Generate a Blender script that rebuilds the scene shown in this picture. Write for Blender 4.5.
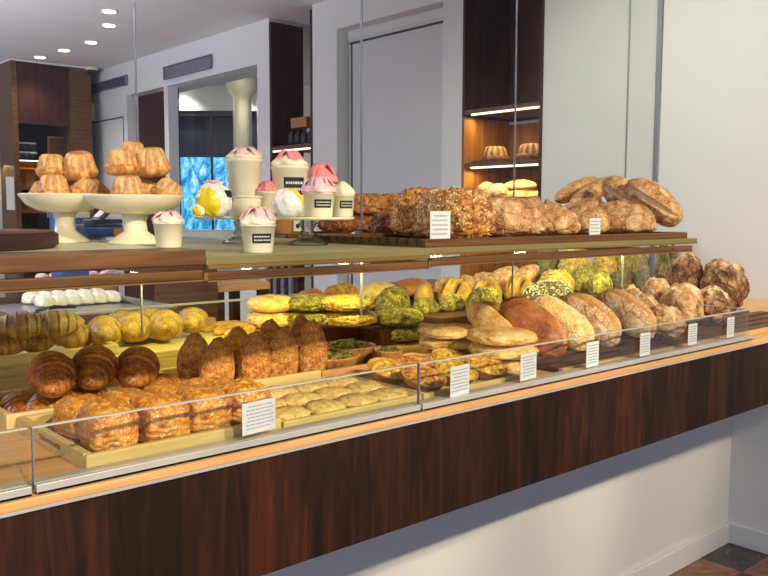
import bpy, math, random
import numpy as np
from mathutils import Vector, Matrix, Euler, noise
random.seed(7)
C = bpy.context.scene.collection
for o in list(bpy.data.objects): bpy.data.objects.remove(o)
PI = math.pi

# ---------------------------------------------------------------- camera
YAW, PITCH, ROLL, FPX = math.radians(41.5), math.radians(-5.2), math.radians(0.15), 830.0
CAM = np.array([0, -1.1, 1.5])
Fv = np.array([math.sin(YAW)*math.cos(PITCH), math.cos(YAW)*math.cos(PITCH), math.sin(PITCH)])
Rv = np.array([math.cos(YAW), -math.sin(YAW), 0.0]); Uv = np.cross(Rv, Fv)
Rv, Uv = Rv*math.cos(ROLL)+Uv*math.sin(ROLL), -Rv*math.sin(ROLL)+Uv*math.cos(ROLL)
cd = bpy.data.cameras.new('camera'); cam = bpy.data.objects.new('camera', cd); C.objects.link(cam)
cd.sensor_fit = 'HORIZONTAL'; cd.sensor_width = 36; cd.lens = 36*FPX/768; cd.clip_start = .02
cam.matrix_world = Matrix(((Rv[0], Uv[0], -Fv[0], CAM[0]), (Rv[1], Uv[1], -Fv[1], CAM[1]), (Rv[2], Uv[2], -Fv[2], CAM[2]), (0, 0, 0, 1)))
bpy.context.scene.camera = cam
vs = bpy.context.scene.view_settings
vs.view_transform = 'Standard'; vs.look = 'None'; vs.gamma = 1; vs.use_curve_mapping = False; vs.exposure = 0.28

def ray(px, py): return Fv + Rv*(px-384)/FPX - Uv*(py-288)/FPX
def onz(px, py, z): r = ray(px, py); return CAM + r*((z-1.5)/r[2])
def ony(px, py, y): r = ray(px, py); return CAM + r*((y+1.1)/r[1])
def onx(px, py, x): r = ray(px, py); return CAM + r*(x/r[0])
def col(px, y, z):                       # the x at which the plane y, height z meets a picture column
    u = (px-384)/FPX; n = Rv-u*Fv
    return -((y-CAM[1])*n[1]+(z-CAM[2])*n[2])/n[0]
def ppm(p): return FPX/float((np.array(p)-CAM)@Fv)

# ---------------------------------------------------------------- world and lights
w = bpy.data.worlds.new('world'); bpy.context.scene.world = w; w.use_nodes = True
w.node_tree.nodes['Background'].inputs[0].default_value = (.56, .67, 1.0, 1)
w.node_tree.nodes['Background'].inputs[1].default_value = .42
def area(loc, tgt, size, power, colr, sy=None, spread=None):
    l = bpy.data.lights.new('light', 'AREA'); l.size = size; l.energy = power; l.color = colr
    if sy: l.shape = 'RECTANGLE'; l.size_y = sy
    if spread: l.spread = spread
    o = bpy.data.objects.new('light', l); C.objects.link(o); o.location = loc
    o.rotation_euler = (Vector(tgt)-Vector(loc)).to_track_quat('-Z', 'Y').to_euler(); return o
def spot(loc, tgt, power, colr, ang, blend=.5, rad=.03):
    l = bpy.data.lights.new('spot', 'SPOT'); l.energy = power; l.color = colr; l.spot_size = math.radians(ang)
    l.spot_blend = blend; l.shadow_soft_size = rad
    o = bpy.data.objects.new('spot', l); C.objects.link(o); o.location = loc
    o.rotation_euler = (Vector(tgt)-Vector(loc)).to_track_quat('-Z', 'Y').to_euler(); return o
WARM = (1.0, .84, .58)
for x, yl, pw in ((-.1, -2.75, 230), (.8, -2.85, 250), (1.6, -3.0, 240), (2.4, -3.0, 215), (3.2, -2.9, 165)):                       # the shop's ceiling spots over the customer side
    spot((x, yl, 2.93), (x+.1, .15, 1.2), pw, WARM, 33, .5, .035)
spot((2.2, .9, 2.93), (3.1, 1.0, 1.9), 50, (.97, 1, .76), 110, .9, .05)    # wash on the white wall
spot((2.6, -.6, 2.93), (3.6, .4, 1.7), 34, (1, .94, .76), 90, .9, .05)
area((-2.6, -1.6, 1.7), (2.2, .8, 1.0), 2.6, 22, (.80, .87, 1.0))              # daylight from the street front
area((-1.6, 3.4, 1.1), (-.6, 4.2, 3.6), 2.2, 290, (.80, .84, 1.0), spread=1.9)              # unseen up-light added to brighten the ceiling
area((-2.4, -2.2, 1.6), (.2, .8, 3.6), 1.6, 12, (.9, .92, 1.0))  # unseen fill lamp added, aimed up from the front left
area((.6, 4.6, 2.94), (.6, 4.6, 0), 3.0, 8, (.85, .9, 1.0), 5.0)             # the room's ceiling fittings together

# ---------------------------------------------------------------- materials
def lin(c):
    return tuple(((v/255/12.92) if v/255 <= .04045 else ((v/255+.055)/1.055)**2.4) for v in c)+(1,)
MATS = {}
def base_mat(name, rough=.5, metal=0, spec=.5):
    m = bpy.data.materials.new(name); m.use_nodes = True
    nt = m.node_tree; b = nt.nodes['Principled BSDF']
    b.inputs['Roughness'].default_value = rough; b.inputs['Metallic'].default_value = metal
    b.inputs['Specular IOR Level'].default_value = spec
    return m, nt, b
def N(nt, t, **k):
    n = nt.nodes.new(t)
    for a, v in k.items(): setattr(n, a, v)
    return n
def ramp(nt, src, stops):
    r = nt.nodes.new('ShaderNodeValToRGB'); e = r.color_ramp.elements
    e[0].position = stops[0][0]; e[0].color = lin(stops[0][1])
    e[1].position = stops[-1][0]; e[1].color = lin(stops[-1][1])
    for p, c in stops[1:-1]: x = e.new(p); x.color = lin(c)
    nt.links.new(src, r.inputs[0]); return r.outputs[0]
def mapping(nt, scale=(1, 1, 1), rot=(0, 0, 0)):
    t = nt.nodes.new('ShaderNodeTexCoord'); m = nt.nodes.new('ShaderNodeMapping')
    m.inputs['Scale'].default_value = scale; m.inputs['Rotation'].default_value = rot
    nt.links.new(t.outputs['Object'], m.inputs[0]); return m.outputs[0]
def noise_tex(nt, vec, scale, detail=4, rough=.55, dist=0):
    n = nt.nodes.new('ShaderNodeTexNoise'); n.inputs['Scale'].default_value = scale
    n.inputs['Detail'].default_value = detail; n.inputs['Roughness'].default_value = rough; n.inputs['Distortion'].default_value = dist
    nt.links.new(vec, n.inputs['Vector']); return n.outputs['Fac']
def bump(nt, b, src, strength, dist=.002):
    n = nt.nodes.new('ShaderNodeBump'); n.inputs['Strength'].default_value = strength; n.inputs['Distance'].default_value = dist
    nt.links.new(src, n.inputs['Height']); nt.links.new(n.outputs[0], b.inputs['Normal'])
def flat(name, c, rough=.5, metal=0, spec=.5, var=.04, sc=8):
    m, nt, b = base_mat(name, rough, metal, spec)
    f = noise_tex(nt, mapping(nt), sc, 3)
    d = tuple(max(0, v*(1-var)) for v in c); l = tuple(min(255, v*(1+var)) for v in c)
    nt.links.new(ramp(nt, f, [(.3, d), (.7, l)]), b.inputs['Base Color']); MATS[name] = m; return m
def wood(name, dark, light, axis='x', scale=30, rough=.4, stretch=14, panel=None):
    m, nt, b = base_mat(name, rough)
    s = {'x': (1/stretch, 1, 1), 'y': (1, 1/stretch, 1), 'z': (1, 1, 1/stretch)}[axis]
    v = mapping(nt, s); f = noise_tex(nt, v, scale, 6, .6, .8)
    colr = ramp(nt, f, [(.3, dark), (.5, tuple((a+c)/2 for a, c in zip(dark, light))), (.7, light)])
    if panel:                            # veneer leaves of differing tone
        t = nt.nodes.new('ShaderNodeTexCoord'); sx = nt.nodes.new('ShaderNodeSeparateXYZ'); nt.links.new(t.outputs['Object'], sx.inputs[0])
        mu = N(nt, 'ShaderNodeMath', operation='MULTIPLY'); mu.inputs[1].default_value = 1/panel; nt.links.new(sx.outputs[0], mu.inputs[0])
        fl = N(nt, 'ShaderNodeMath', operation='FLOOR'); nt.links.new(mu.outputs[0], fl.inputs[0])
        wn = N(nt, 'ShaderNodeTexWhiteNoise', noise_dimensions='1D'); nt.links.new(fl.outputs[0], wn.inputs['W'])
        r2 = ramp(nt, wn.outputs['Value'], [(0, (150, 150, 150)), (.75, (200, 200, 200)), (1, (255, 240, 225))])
        mx = N(nt, 'ShaderNodeMix', data_type='RGBA', blend_type='MULTIPLY'); mx.inputs[0].default_value = 1
        nt.links.new(colr, mx.inputs[6]); nt.links.new(r2, mx.inputs[7]); colr = mx.outputs[2]
    nt.links.new(colr, b.inputs['Base Color']); b.inputs['Specular IOR Level'].default_value = .3
    if 'walnut' not in name: bump(nt, b, f, .15, .001)
    MATS[name] = m; return m
def glass(name, tint, refl=.08, rough=.02):
    m = bpy.data.materials.new(name); m.use_nodes = True; nt = m.node_tree; nt.nodes.clear()
    o = nt.nodes.new('ShaderNodeOutputMaterial'); t = nt.nodes.new('ShaderNodeBsdfTransparent'); g = nt.nodes.new('ShaderNodeBsdfGlossy')
    t.inputs[0].default_value = tint; g.inputs['Roughness'].default_value = rough
    mx = nt.nodes.new('ShaderNodeMixShader'); lw = nt.nodes.new('ShaderNodeLayerWeight'); lw.inputs[0].default_value = .15
    mu = N(nt, 'ShaderNodeMath', operation='MULTIPLY_ADD'); mu.inputs[1].default_value = refl*3; mu.inputs[2].default_value = refl*.4
    nt.links.new(lw.outputs['Fresnel'], mu.inputs[0]); nt.links.new(mu.outputs[0], mx.inputs[0])
    nt.links.new(t.outputs[0], mx.inputs[1]); nt.links.new(g.outputs[0], mx.inputs[2]); nt.links.new(mx.outputs[0], o.inputs[0])
    MATS[name] = m; return m
def emit(name, c, s):
    m = bpy.data.materials.new(name); m.use_nodes = True; nt = m.node_tree; nt.nodes.clear()
    o = nt.nodes.new('ShaderNodeOutputMaterial'); e = nt.nodes.new('ShaderNodeEmission'); e.inputs[0].default_value = lin(c); e.inputs[1].default_value = s
    nt.links.new(e.outputs[0], o.inputs[0]); MATS[name] = m; return m
def crust(name, dark, mid, light, crumb=(240, 215, 160), scale=28, rough=.55, bmp=.5, fine=220, coat=0, crack=None):
    """baked crust: blotchy browning, fine grain; attribute 'cut' shows the crumb or lighter layers"""
    m, nt, b = base_mat(name, rough)
    v = mapping(nt); f = noise_tex(nt, v, scale, 6, .65, .3); g = noise_tex(nt, v, fine, 3, .6)
    ad = N(nt, 'ShaderNodeMath', operation='MULTIPLY_ADD'); ad.inputs[1].default_value = .35; nt.links.new(g, ad.inputs[0])
    ml = N(nt, 'ShaderNodeMath', operation='MULTIPLY'); ml.inputs[1].default_value = .65; nt.links.new(f, ml.inputs[0]); nt.links.new(ml.outputs[0], ad.inputs[2])
    c = ramp(nt, ad.outputs[0], [(.38, dark), (.5, mid), (.62, light)])
    hgt = ad.outputs[0]
    if crack:                            # wandering cracks or glaze veins: (scale, width, colour, strength)
        cs, cw, cc, st = crack
        nz = nt.nodes.new('ShaderNodeTexNoise'); nz.inputs['Scale'].default_value = cs*.6; nz.inputs['Detail'].default_value = 3; nt.links.new(v, nz.inputs['Vector'])
        sc_v = N(nt, 'ShaderNodeVectorMath', operation='SCALE'); sc_v.inputs['Scale'].default_value = 1.6/cs; nt.links.new(nz.outputs['Color'], sc_v.inputs[0])
        av = N(nt, 'ShaderNodeVectorMath', operation='ADD'); nt.links.new(v, av.inputs[0]); nt.links.new(sc_v.outputs[0], av.inputs[1])
        vo = N(nt, 'ShaderNodeTexVoronoi', feature='DISTANCE_TO_EDGE'); vo.inputs['Scale'].default_value = cs; nt.links.new(av.outputs[0], vo.inputs['Vector'])
        mr = N(nt, 'ShaderNodeMapRange'); mr.inputs[1].default_value = 0; mr.inputs[2].default_value = cw; mr.inputs[3].default_value = st; mr.inputs[4].default_value = 0
        nt.links.new(vo.outputs['Distance'], mr.inputs[0])
        m0 = N(nt, 'ShaderNodeMix', data_type='RGBA'); nt.links.new(mr.outputs[0], m0.inputs[0]); nt.links.new(c, m0.inputs[6]); m0.inputs[7].default_value = lin(cc); c = m0.outputs[2]
        sb_ = N(nt, 'ShaderNodeMath', operation='SUBTRACT'); nt.links.new(hgt, sb_.inputs[0]); nt.links.new(mr.outputs[0], sb_.inputs[1]); hgt = sb_.outputs[0]
    at = N(nt, 'ShaderNodeAttribute', attribute_name='cut')
    mx = N(nt, 'ShaderNodeMix', data_type='RGBA'); nt.links.new(at.outputs['Fac'], mx.inputs[0]); nt.links.new(c, mx.inputs[6]); mx.inputs[7].default_value = lin(crumb)
    nt.links.new(mx.outputs[2], b.inputs['Base Color']); bump(nt, b, hgt, bmp, .004)
    if coat: b.inputs['Coat Weight'].default_value = coat; b.inputs['Coat Roughness'].default_value = .25
    MATS[name] = m; return m

flat('white_wall', (222, 222, 220), .6, var=.01, sc=1)
flat('pale_door', (205, 205, 206), .5, var=.01, sc=1)
flat('ceiling_paint', (228, 224, 224), .8, var=.01)
flat('porcelain', (228, 222, 190), .2)
flat('paper', (214, 220, 220), .6, var=.01)
flat('ink', (166, 170, 176), .7)
flat('black_label', (22, 20, 24), .5)
flat('cup', (230, 224, 194), .45)
flat('cream', (238, 230, 200), .6, sc=40)
flat('pink_cream', (247, 196, 196), .6, sc=40, var=.08)
flat('pink_ribbon', (240, 140, 145), .5, sc=40, var=.08)
flat('yellow_icing', (245, 225, 60), .5, sc=40)
flat('charcoal', (28, 27, 30), .4)
flat('blue_plastic', (40, 70, 150), .4)
flat('orange_wood', (160, 80, 35), .5)
flat('steel', (180, 182, 185), .3, metal=.9)
flat('alu', (205, 203, 198), .42, metal=.35)
flat('bronze', (140, 108, 56), .35, metal=.35)
flat('choc', (92, 62, 52), .5, var=.15, sc=60)
flat('choc_side', (48, 26, 22), .5)
flat('vent', (120, 122, 140), .5)
flat('kraft', (170, 115, 60), .7)
flat('seed_pale', (248, 232, 190), .5)
flat('seed_dark', (70, 45, 25), .5)
wood('walnut', (32, 14, 5), (86, 44, 19), 'z', 38, .62, 9, .115)
wood('dark_walnut', (42, 16, 9), (80, 36, 18), 'z', 20, .5, 10)
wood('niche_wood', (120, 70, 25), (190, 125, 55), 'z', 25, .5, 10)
wood('oak', (205, 150, 92), (232, 186, 126), 'x', 45, .4, 16)
wood('oak_edge', (200, 140, 80), (238, 180, 115), 'x', 45, .4, 16)
wood('shelf_wood', (76, 50, 27), (122, 86, 50), 'x', 50, .4, 16)
wood('board_wood', (70, 40, 22), (120, 76, 42), 'x', 50, .5, 12)
wood('pale_tray', (205, 180, 110), (236, 216, 156), 'x', 40, .5, 10)
glass('clear_glass', (.97, .985, .965, 1), .08)
glass('window_glass', (.97, .98, .98, 1), .012)
glass('pane_glass', (.95, .96, .945, 1), .05)
glass('shelf_glass', (.80, .86, .40, 1), .2, .25)
nt_ = MATS['shelf_glass'].node_tree; ou_ = next(n for n in nt_.nodes if n.type == 'OUTPUT_MATERIAL'); src_ = ou_.inputs[0].links[0].from_socket
df_ = nt_.nodes.new('ShaderNodeBsdfDiffuse'); df_.inputs[0].default_value = lin((214, 206, 160)); m3_ = nt_.nodes.new('ShaderNodeMixShader'); m3_.inputs[0].default_value = .35  # cream diffuse share stands for the room mirrored in the glass
nt_.links.new(src_, m3_.inputs[1]); nt_.links.new(df_.outputs[0], m3_.inputs[2]); nt_.links.new(m3_.outputs[0], ou_.inputs[0])
glass('crystal', (.86, .88, .84, 1), .35, .05)
flat('edge_light', (196, 196, 182), .3)
flat('edge_glass', (128, 130, 138), .3)
flat('cream_top', (208, 202, 168), .35)
emit('lamp_white', (255, 246, 228), 9)
emit('led_warm', (255, 235, 150), 6)
emit('led_strip', (255, 240, 210), 2.2)

# crusts
crust('cr_croissant', (96, 48, 18), (172, 98, 36), (226, 158, 72), (236, 178, 96), 30, .4, .3, 200, .3)
crust('cr_pale_croissant', (136, 96, 40), (186, 144, 66), (220, 184, 100), (112, 78, 34), 30, .45, .3)
crust('cr_puff', (136, 64, 8), (216, 128, 26), (250, 182, 72), (250, 206, 112), 30, .28, .7, 130, .6, crack=(70, .10, (255, 214, 130), .35))
crust('cr_turnover', (150, 84, 26), (216, 142, 58), (248, 198, 110), (236, 190, 120), 90, .6, 1.0, 400, crack=(110, .12, (150, 84, 30), .25))
crust('cr_kugel', (146, 86, 36), (206, 140, 70), (240, 192, 120), (250, 222, 160), 34, .5, .6, 200)
crust('cr_rustic', (128, 82, 42), (202, 152, 96), (238, 206, 156), (246, 222, 178), 30, .8, .8, crack=(24, .07, (120, 72, 36), .42))
crust('cr_rustic_dark', (84, 48, 28), (156, 106, 68), (220, 178, 128), (238, 208, 164), 32, .8, .9, crack=(26, .16, (66, 32, 16), .8))
crust('cr_flour', (160, 100, 52), (222, 180, 126), (250, 236, 210), (210, 144, 62), 24, .8, .6, crack=(20, .06, (150, 96, 50), .5))
crust('cr_brown', (120, 64, 32), (178, 110, 64), (210, 146, 92), (232, 178, 104), 14, .5, .3)
crust('cr_flat', (196, 134, 62), (240, 198, 118), (252, 228, 162), (160, 92, 40), 26, .55, .5)
crust('cr_herb', (64, 58, 20), (150, 134, 52), (216, 196, 100), (228, 208, 122), 60, .65, .8, crack=(40, .1, (70, 62, 20), .5))
crust('cr_cheese', (176, 128, 40), (228, 192, 80), (250, 232, 140), (255, 246, 190), 60, .55, .9, crack=(45, .12, (150, 104, 30), .6))
crust('cr_golden', (150, 100, 34), (206, 156, 66), (236, 198, 104), (120, 84, 34), 18, .5, .3)
crust('cr_olive', (54, 48, 28), (96, 86, 50), (144, 128, 80), (170, 150, 100), 30, .7, .6, crack=(22, .08, (170, 160, 110), .5))
crust('cr_nut', (120, 62, 20), (198, 132, 56), (242, 196, 112), (250, 224, 170), 60, .6, .9, crack=(50, .12, (96, 46, 18), .5))
crust('cr_loaf', (78, 34, 12), (150, 84, 36), (212, 152, 86), (236, 202, 140), 44, .6, .9, crack=(50, .12, (60, 26, 10), .5))
crust('cr_quiche', (180, 96, 26), (244, 196, 60), (255, 240, 128), (255, 240, 170), 60, .5, .6, crack=(60, .10, (190, 104, 30), .4))
crust('cr_quiche_red', (110, 40, 40), (222, 150, 56), (252, 218, 110), (255, 240, 170), 90, .5, .9)
crust('cr_green_tart', (50, 46, 18), (112, 106, 40), (190, 178, 84), (200, 190, 100), 80, .5, .9)
crust('cr_cookie', (200, 146, 70), (244, 206, 124), (254, 236, 170), (200, 140, 70), 70, .6, .8)
crust('cr_shell', (180, 118, 58), (212, 152, 84), (232, 182, 116), (240, 200, 130), 30, .6, .3)
crust('cr_meringue', (226, 214, 170), (246, 240, 210), (255, 252, 236), (230, 200, 130), 30, .6, .3)

# ---------------------------------------------------------------- mesh helpers
def link(name, me, parent=None):
    o = bpy.data.objects.new(name, me); C.objects.link(o)
    if parent is not None: o.parent = parent
    return o
def mk(name, V, F, mat, parent=None, smooth=True, cut=None, bevel=0):
    me = bpy.data.meshes.new(name); me.from_pydata([tuple(map(float, v)) for v in V], [], [tuple(f) for f in F])
    me.materials.append(MATS[mat] if isinstance(mat, str) else mat)
    if smooth: me.polygons.foreach_set('use_smooth', [True]*len(me.polygons))
    if cut is not None:
        a = me.attributes.new('cut', 'FLOAT', 'POINT'); a.data.foreach_set('value', np.asarray(cut, dtype=np.float32))
    me.update(); o = link(name, me, parent)
    if bevel:
        md = o.modifiers.new('bevel', 'BEVEL'); md.width = bevel; md.segments = 2; md.limit_method = 'ANGLE'
    return o
def tag(o, label=None, cat=None, group=None, kind=None):
    if label: o['label'] = label
    if cat: o['category'] = cat
    if group: o['group'] = group
    if kind: o['kind'] = kind
    return o
def empty(name, loc, rot=(0, 0, 0), label=None, cat=None, group=None):
    o = bpy.data.objects.new(name, None); C.objects.link(o); o.location = loc; o.rotation_euler = rot; o.empty_display_size = .02
    return tag(o, label, cat, group)
def copy_tree(o, parent=None):
    c = o.copy(); C.objects.link(c)
    if parent is not None: c.parent = parent
    for ch in list(o.children): copy_tree(ch, c)
    return c
class MB:
    def __init__(s): s.V = []; s.F = []
    def box(s, a, b):
        n = len(s.V); x0, y0, z0 = a; x1, y1, z1 = b
        s.V += [(x0, y0, z0), (x1, y0, z0), (x1, y1, z0), (x0, y1, z0), (x0, y0, z1), (x1, y0, z1), (x1, y1, z1), (x0, y1, z1)]
        s.F += [[n+i for i in f] for f in ((0, 3, 2, 1), (4, 5, 6, 7), (0, 1, 5, 4), (1, 2, 6, 5), (2, 3, 7, 6), (3, 0, 4, 7))]; return s
    def lathe(s, prof, n=32, fn=None, c=(0, 0, 0)):
        """prof: (r, z) list; fn(theta, r, z, i) may modulate r"""
        b = len(s.V)
        for i, (r, z) in enumerate(prof):
            for k in range(n):
                t = 2*PI*k/n; rr = fn(t, r, z, i) if fn else r
                s.V.append((c[0]+rr*math.cos(t), c[1]+rr*math.sin(t), c[2]+z))
        for i in range(len(prof)-1):
            for k in range(n):
                k2 = (k+1) % n; s.F.append([b+i*n+k, b+i*n+k2, b+(i+1)*n+k2, b+(i+1)*n+k])
        s.F.append([b+k for k in range(n)][::-1]); s.F.append([b+(len(prof)-1)*n+k for k in range(n)]); return s
    def tube(s, pts, r, n=8):
        b = len(s.V); P = [Vector(p) for p in pts]
        for i, p in enumerate(P):
            d = (P[min(i+1, len(P)-1)]-P[max(i-1, 0)]).normalized()
            u = d.orthogonal().normalized(); v = d.cross(u); rr = r[i] if isinstance(r, (list, tuple)) else r
            for k in range(n):
                t = 2*PI*k/n; s.V.append(tuple(p+(u*math.cos(t)+v*math.sin(t))*rr))
        for i in range(len(P)-1):
            for k in range(n):
                k2 = (k+1) % n; s.F.append([b+i*n+k, b+i*n+k2, b+(i+1)*n+k2, b+(i+1)*n+k])
        s.F.append([b+k for k in range(n)][::-1]); s.F.append([b+(len(P)-1)*n+k for k in range(n)]); return s
    def quad(s, pts): n = len(s.V); s.V += [tuple(p) for p in pts]; s.F.append([n, n+1, n+2, n+3]); return s
    def build(s, name, mat, parent=None, smooth=False, bevel=0): return mk(name, s.V, s.F, mat, parent, smooth, None, bevel)

import bmesh
_ico = {}
def ico(sub):
    if sub not in _ico:
        bm = bmesh.new(); bmesh.ops.create_icosphere(bm, subdivisions=sub, radius=1)
        _ico[sub] = (np.array([v.co[:] for v in bm.verts]), [[v.index for v in f.verts] for f in bm.faces]); bm.free()
    return _ico[sub]
def fbm(p, o=3): return noise.fractal(Vector(p), .6, 2.1, o)
def blob(L, W, H, e=2.2, flatz=.35, amp=.05, freq=1.6, seed=0, cuts=(), sub=5, bend=0, ridge=0, point=0):
    """loaf: superellipsoid, flattened base at z=0, size L (x) W (y) H (z); cuts = (angle, offset, halfwidth, depth, halflength)"""
    D, F = ico(sub); V = []; K = []
    sd = seed*13.7
    for d in D:
        nrm = (abs(d[0])**e+abs(d[1])**e+abs(d[2])**e)**(1/e); x, y, z = d/nrm
        n = fbm((x*freq+sd, y*freq*W/L*1.3+sd, z*freq), 4)*amp
        if ridge: n += ridge*(abs(noise.noise(Vector((x*5+sd, y*5, z*5))))-.25)
        s = 1+n; x, y, z = x*s, y*s, z*s
        if point: y *= 1-point*abs(x)**2
        if z < 0: z *= flatz
        k = 0; zc = 0; zl = 0; z_in = z
        for (a, off, hw, dep, hl) in cuts:
            ca, sa = math.cos(a), math.sin(a); X = x*L/2; Y = y*W/2
            t = (-X*sa+Y*ca-off)/hw; u = (X*ca+Y*sa)/hl
            wgt = math.exp(-t*t)*math.exp(-u**4)*max(0, min(1, z*2.5))
            zc = max(zc, wgt*dep/(H*.5)); k = max(k, wgt)
            lip = math.exp(-(abs(t)-1.7)**2*3)*math.exp(-u**4)*max(0, min(1, z*2)); zl = max(zl, lip*dep*.3/(H*.5))
        z += zl*(1-k)-min(zc, max(0, z_in)*.45)
        X, Y, Z = x*L/2, y*W/2, z*H/(1+flatz)
        if bend: Y += bend*(X/(L/2))**2*W
        V.append((X, Y, Z)); K.append(min(1, k))
    zm = min(v[2] for v in V)
    lift = H*.02
    V = [(a, b, max(c-zm-lift, 0)) for a, b, c in V]
    return V, F, K
def croissant(L, R, bend=.25, seg=9, seed=0, tip=.22, nu=110, nv=28):
    V = []; F = []; K = []
    for i in range(nu+1):
        t = -1+2*i/nu; a = abs(t)
        env = R*((1-a**1.35)**.8*(1-tip)+tip*(1-a**8)) if a < 1 else R*.02
        q = a*seg+.5; fr = q-math.floor(q)           # stepped wraps, stepping down toward the tips
        st = 1+.09*(1-fr)**.6*math.sin(PI*min(1, fr*3+.15))-.03*fr
        k = math.exp(-((fr-.97)/.1)**2)+math.exp(-((fr+.03)/.1)**2)
        cx = t*L/2; cy = bend*L*(t*t)
        tx, ty = 1, 4*bend*t; tl = math.hypot(tx, ty); nx, ny = -ty/tl, tx/tl
        for j in range(nv):
            th = 2*PI*j/nv; r = env*st*(1+.05*noise.noise(Vector((t*4+seed*7, math.cos(th)*1.5, math.sin(th)*1.5))))
            oy, oz = r*math.cos(th), r*math.sin(th)*.88
            V.append((cx+nx*oy, cy+ny*oy, oz)); K.append(k*.5)
    for i in range(nu):
        for j in range(nv):
            j2 = (j+1) % nv; F.append([i*nv+j, (i+1)*nv+j, (i+1)*nv+j2, i*nv+j2])
    F.append([j for j in range(nv)]); F.append([nu*nv+j for j in range(nv)][::-1])
    zm = min(v[2] for v in V); V = [(a, b, c-zm*.92) for a, b, c in V]; V = [(a, b, max(0, c)) for a, b, c in V]
    return V, F, K
def puff(L, W, H, seed=0):
    D, F = ico(6); V = []; K = []; e = 4.2
    for d in D:
        nrm = (abs(d[0])**e+abs(d[1])**e+abs(d[2])**e)**(1/e); x, y, z = d/nrm
        sw = noise.noise(Vector((x*2.2+seed*9, y*2.2, z*1.5)))
        rid = math.sin((x*5+y*9+sw*8+seed)*1.6)*.5+math.sin((y*11-x*4+sw*11)*1.3)*.5
        up = max(0, min(1, z*2+.6))
        s = 1+.05*fbm((x*2+seed*5, y*2, z*2))
        zz = z*s+up*rid*.055+ (.12*(1-x*x)*(1-y*y) if z > 0 else 0)
        lay = math.sin(z*22+sw*3)*.018*(1-up)
        x *= s*(1+lay); y *= s*(1+lay)
        V.append((x*L/2, y*W/2, zz*H/2)); K.append(max(0, rid)*.35*up+(.15 if z < -.1 else 0))
    zm = min(v[2] for v in V)*.94; V = [(a, b, max(0, c-zm)) for a, b, c in V]
    return V, F, K
def food(name, geo, mat, loc, rot=(0, 0, 0), label=None, cat=None, group=None, scale=(1, 1, 1)):
    o = mk(name, geo[0], geo[1], mat, None, True, geo[2]); o.location = loc; o.rotation_euler = rot; o.scale = scale
    return tag(o, label, cat, group)
def dup(o, loc, rot=(0, 0, 0), scale=(1, 1, 1), label=None):
    c = copy_tree(o); c.location = loc; c.rotation_euler = rot; c.scale = scale
    if label: c['label'] = label
    return c
def seeds_on(o, n, size, mat, seed=0, zmin=.3, name='seeds', halfx=1.0):
    """scatter small grains over the upper side of a food mesh; one part, kind stuff"""
    rnd = random.Random(seed); me = o.data; H = max(v.co.z for v in me.vertices); LX = max(v.co.x for v in me.vertices)
    c = [p for p in me.polygons if p.center.z > H*zmin and p.normal.z > .05 and abs(p.center.x) < LX*halfx]; mb = MB()
    for _ in range(n):
        p = rnd.choice(c); q = p.normal.to_track_quat('Z', 'Y') @ Euler((0, 0, rnd.uniform(0, 6.3))).to_quaternion()
        vs_ = [me.vertices[i].co for i in p.vertices]; a, b = rnd.random(), rnd.random()
        if a+b > 1: a, b = 1-a, 1-b
        ce = vs_[0]+(vs_[1]-vs_[0])*a+(vs_[2]-vs_[0])*b; k = len(mb.V); s = size*rnd.uniform(.7, 1.25)
        for vx, vy, vz in ((1, 0, 0), (0, .55, 0), (-1, 0, 0), (0, -.55, 0), (0, 0, .45), (0, 0, -.4)):
            mb.V.append(tuple(ce+q@Vector((vx*s, vy*s, vz*s))))
        for f in ((0, 1, 4), (1, 2, 4), (2, 3, 4), (3, 0, 4), (1, 0, 5), (2, 1, 5), (3, 2, 5), (0, 3, 5)): mb.F.append([k+i for i in f])
    s_ = mb.build(name, mat, o, True); tag(s_, kind='stuff'); return s_
def structure(name, mb, mat, smooth=False, bevel=0): return tag(mb.build(name, mat, None, smooth, bevel), kind='structure')

# ---------------------------------------------------------------- room shell
XR, CEIL, YB = 3.63, 2.97, 7.85
def ywall(px, py=150): return onx(px, py, XR)[1]
m, nt, b = base_mat('marble_tile', .25)
v = mapping(nt); ck = N(nt, 'ShaderNodeTexChecker'); ck.inputs['Scale'].default_value = 1/.42; nt.links.new(v, ck.inputs[0])
f = noise_tex(nt, v, 9, 8, .7, 1.5)
a_ = ramp(nt, f, [(.35, (105, 62, 38)), (.6, (160, 105, 70)), (.75, (190, 150, 120))])
b_ = ramp(nt, f, [(.35, (42, 36, 34)), (.6, (74, 64, 60)), (.78, (170, 160, 150))])
mx = N(nt, 'ShaderNodeMix', data_type='RGBA'); nt.links.new(ck.outputs['Fac'], mx.inputs[0]); nt.links.new(a_, mx.inputs[6]); nt.links.new(b_, mx.inputs[7])
nt.links.new(mx.outputs[2], b.inputs['Base Color']); MATS['marble_tile'] = m
fl = structure('floor', MB().box((-3.61, -4.21, -.06), (12.4, 12.6, 0)), 'marble_tile')
structure('ceiling', MB().box((-3.6, -4.2, CEIL), (12.4, 12.6, CEIL+.08)), 'ceiling_paint')

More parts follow.
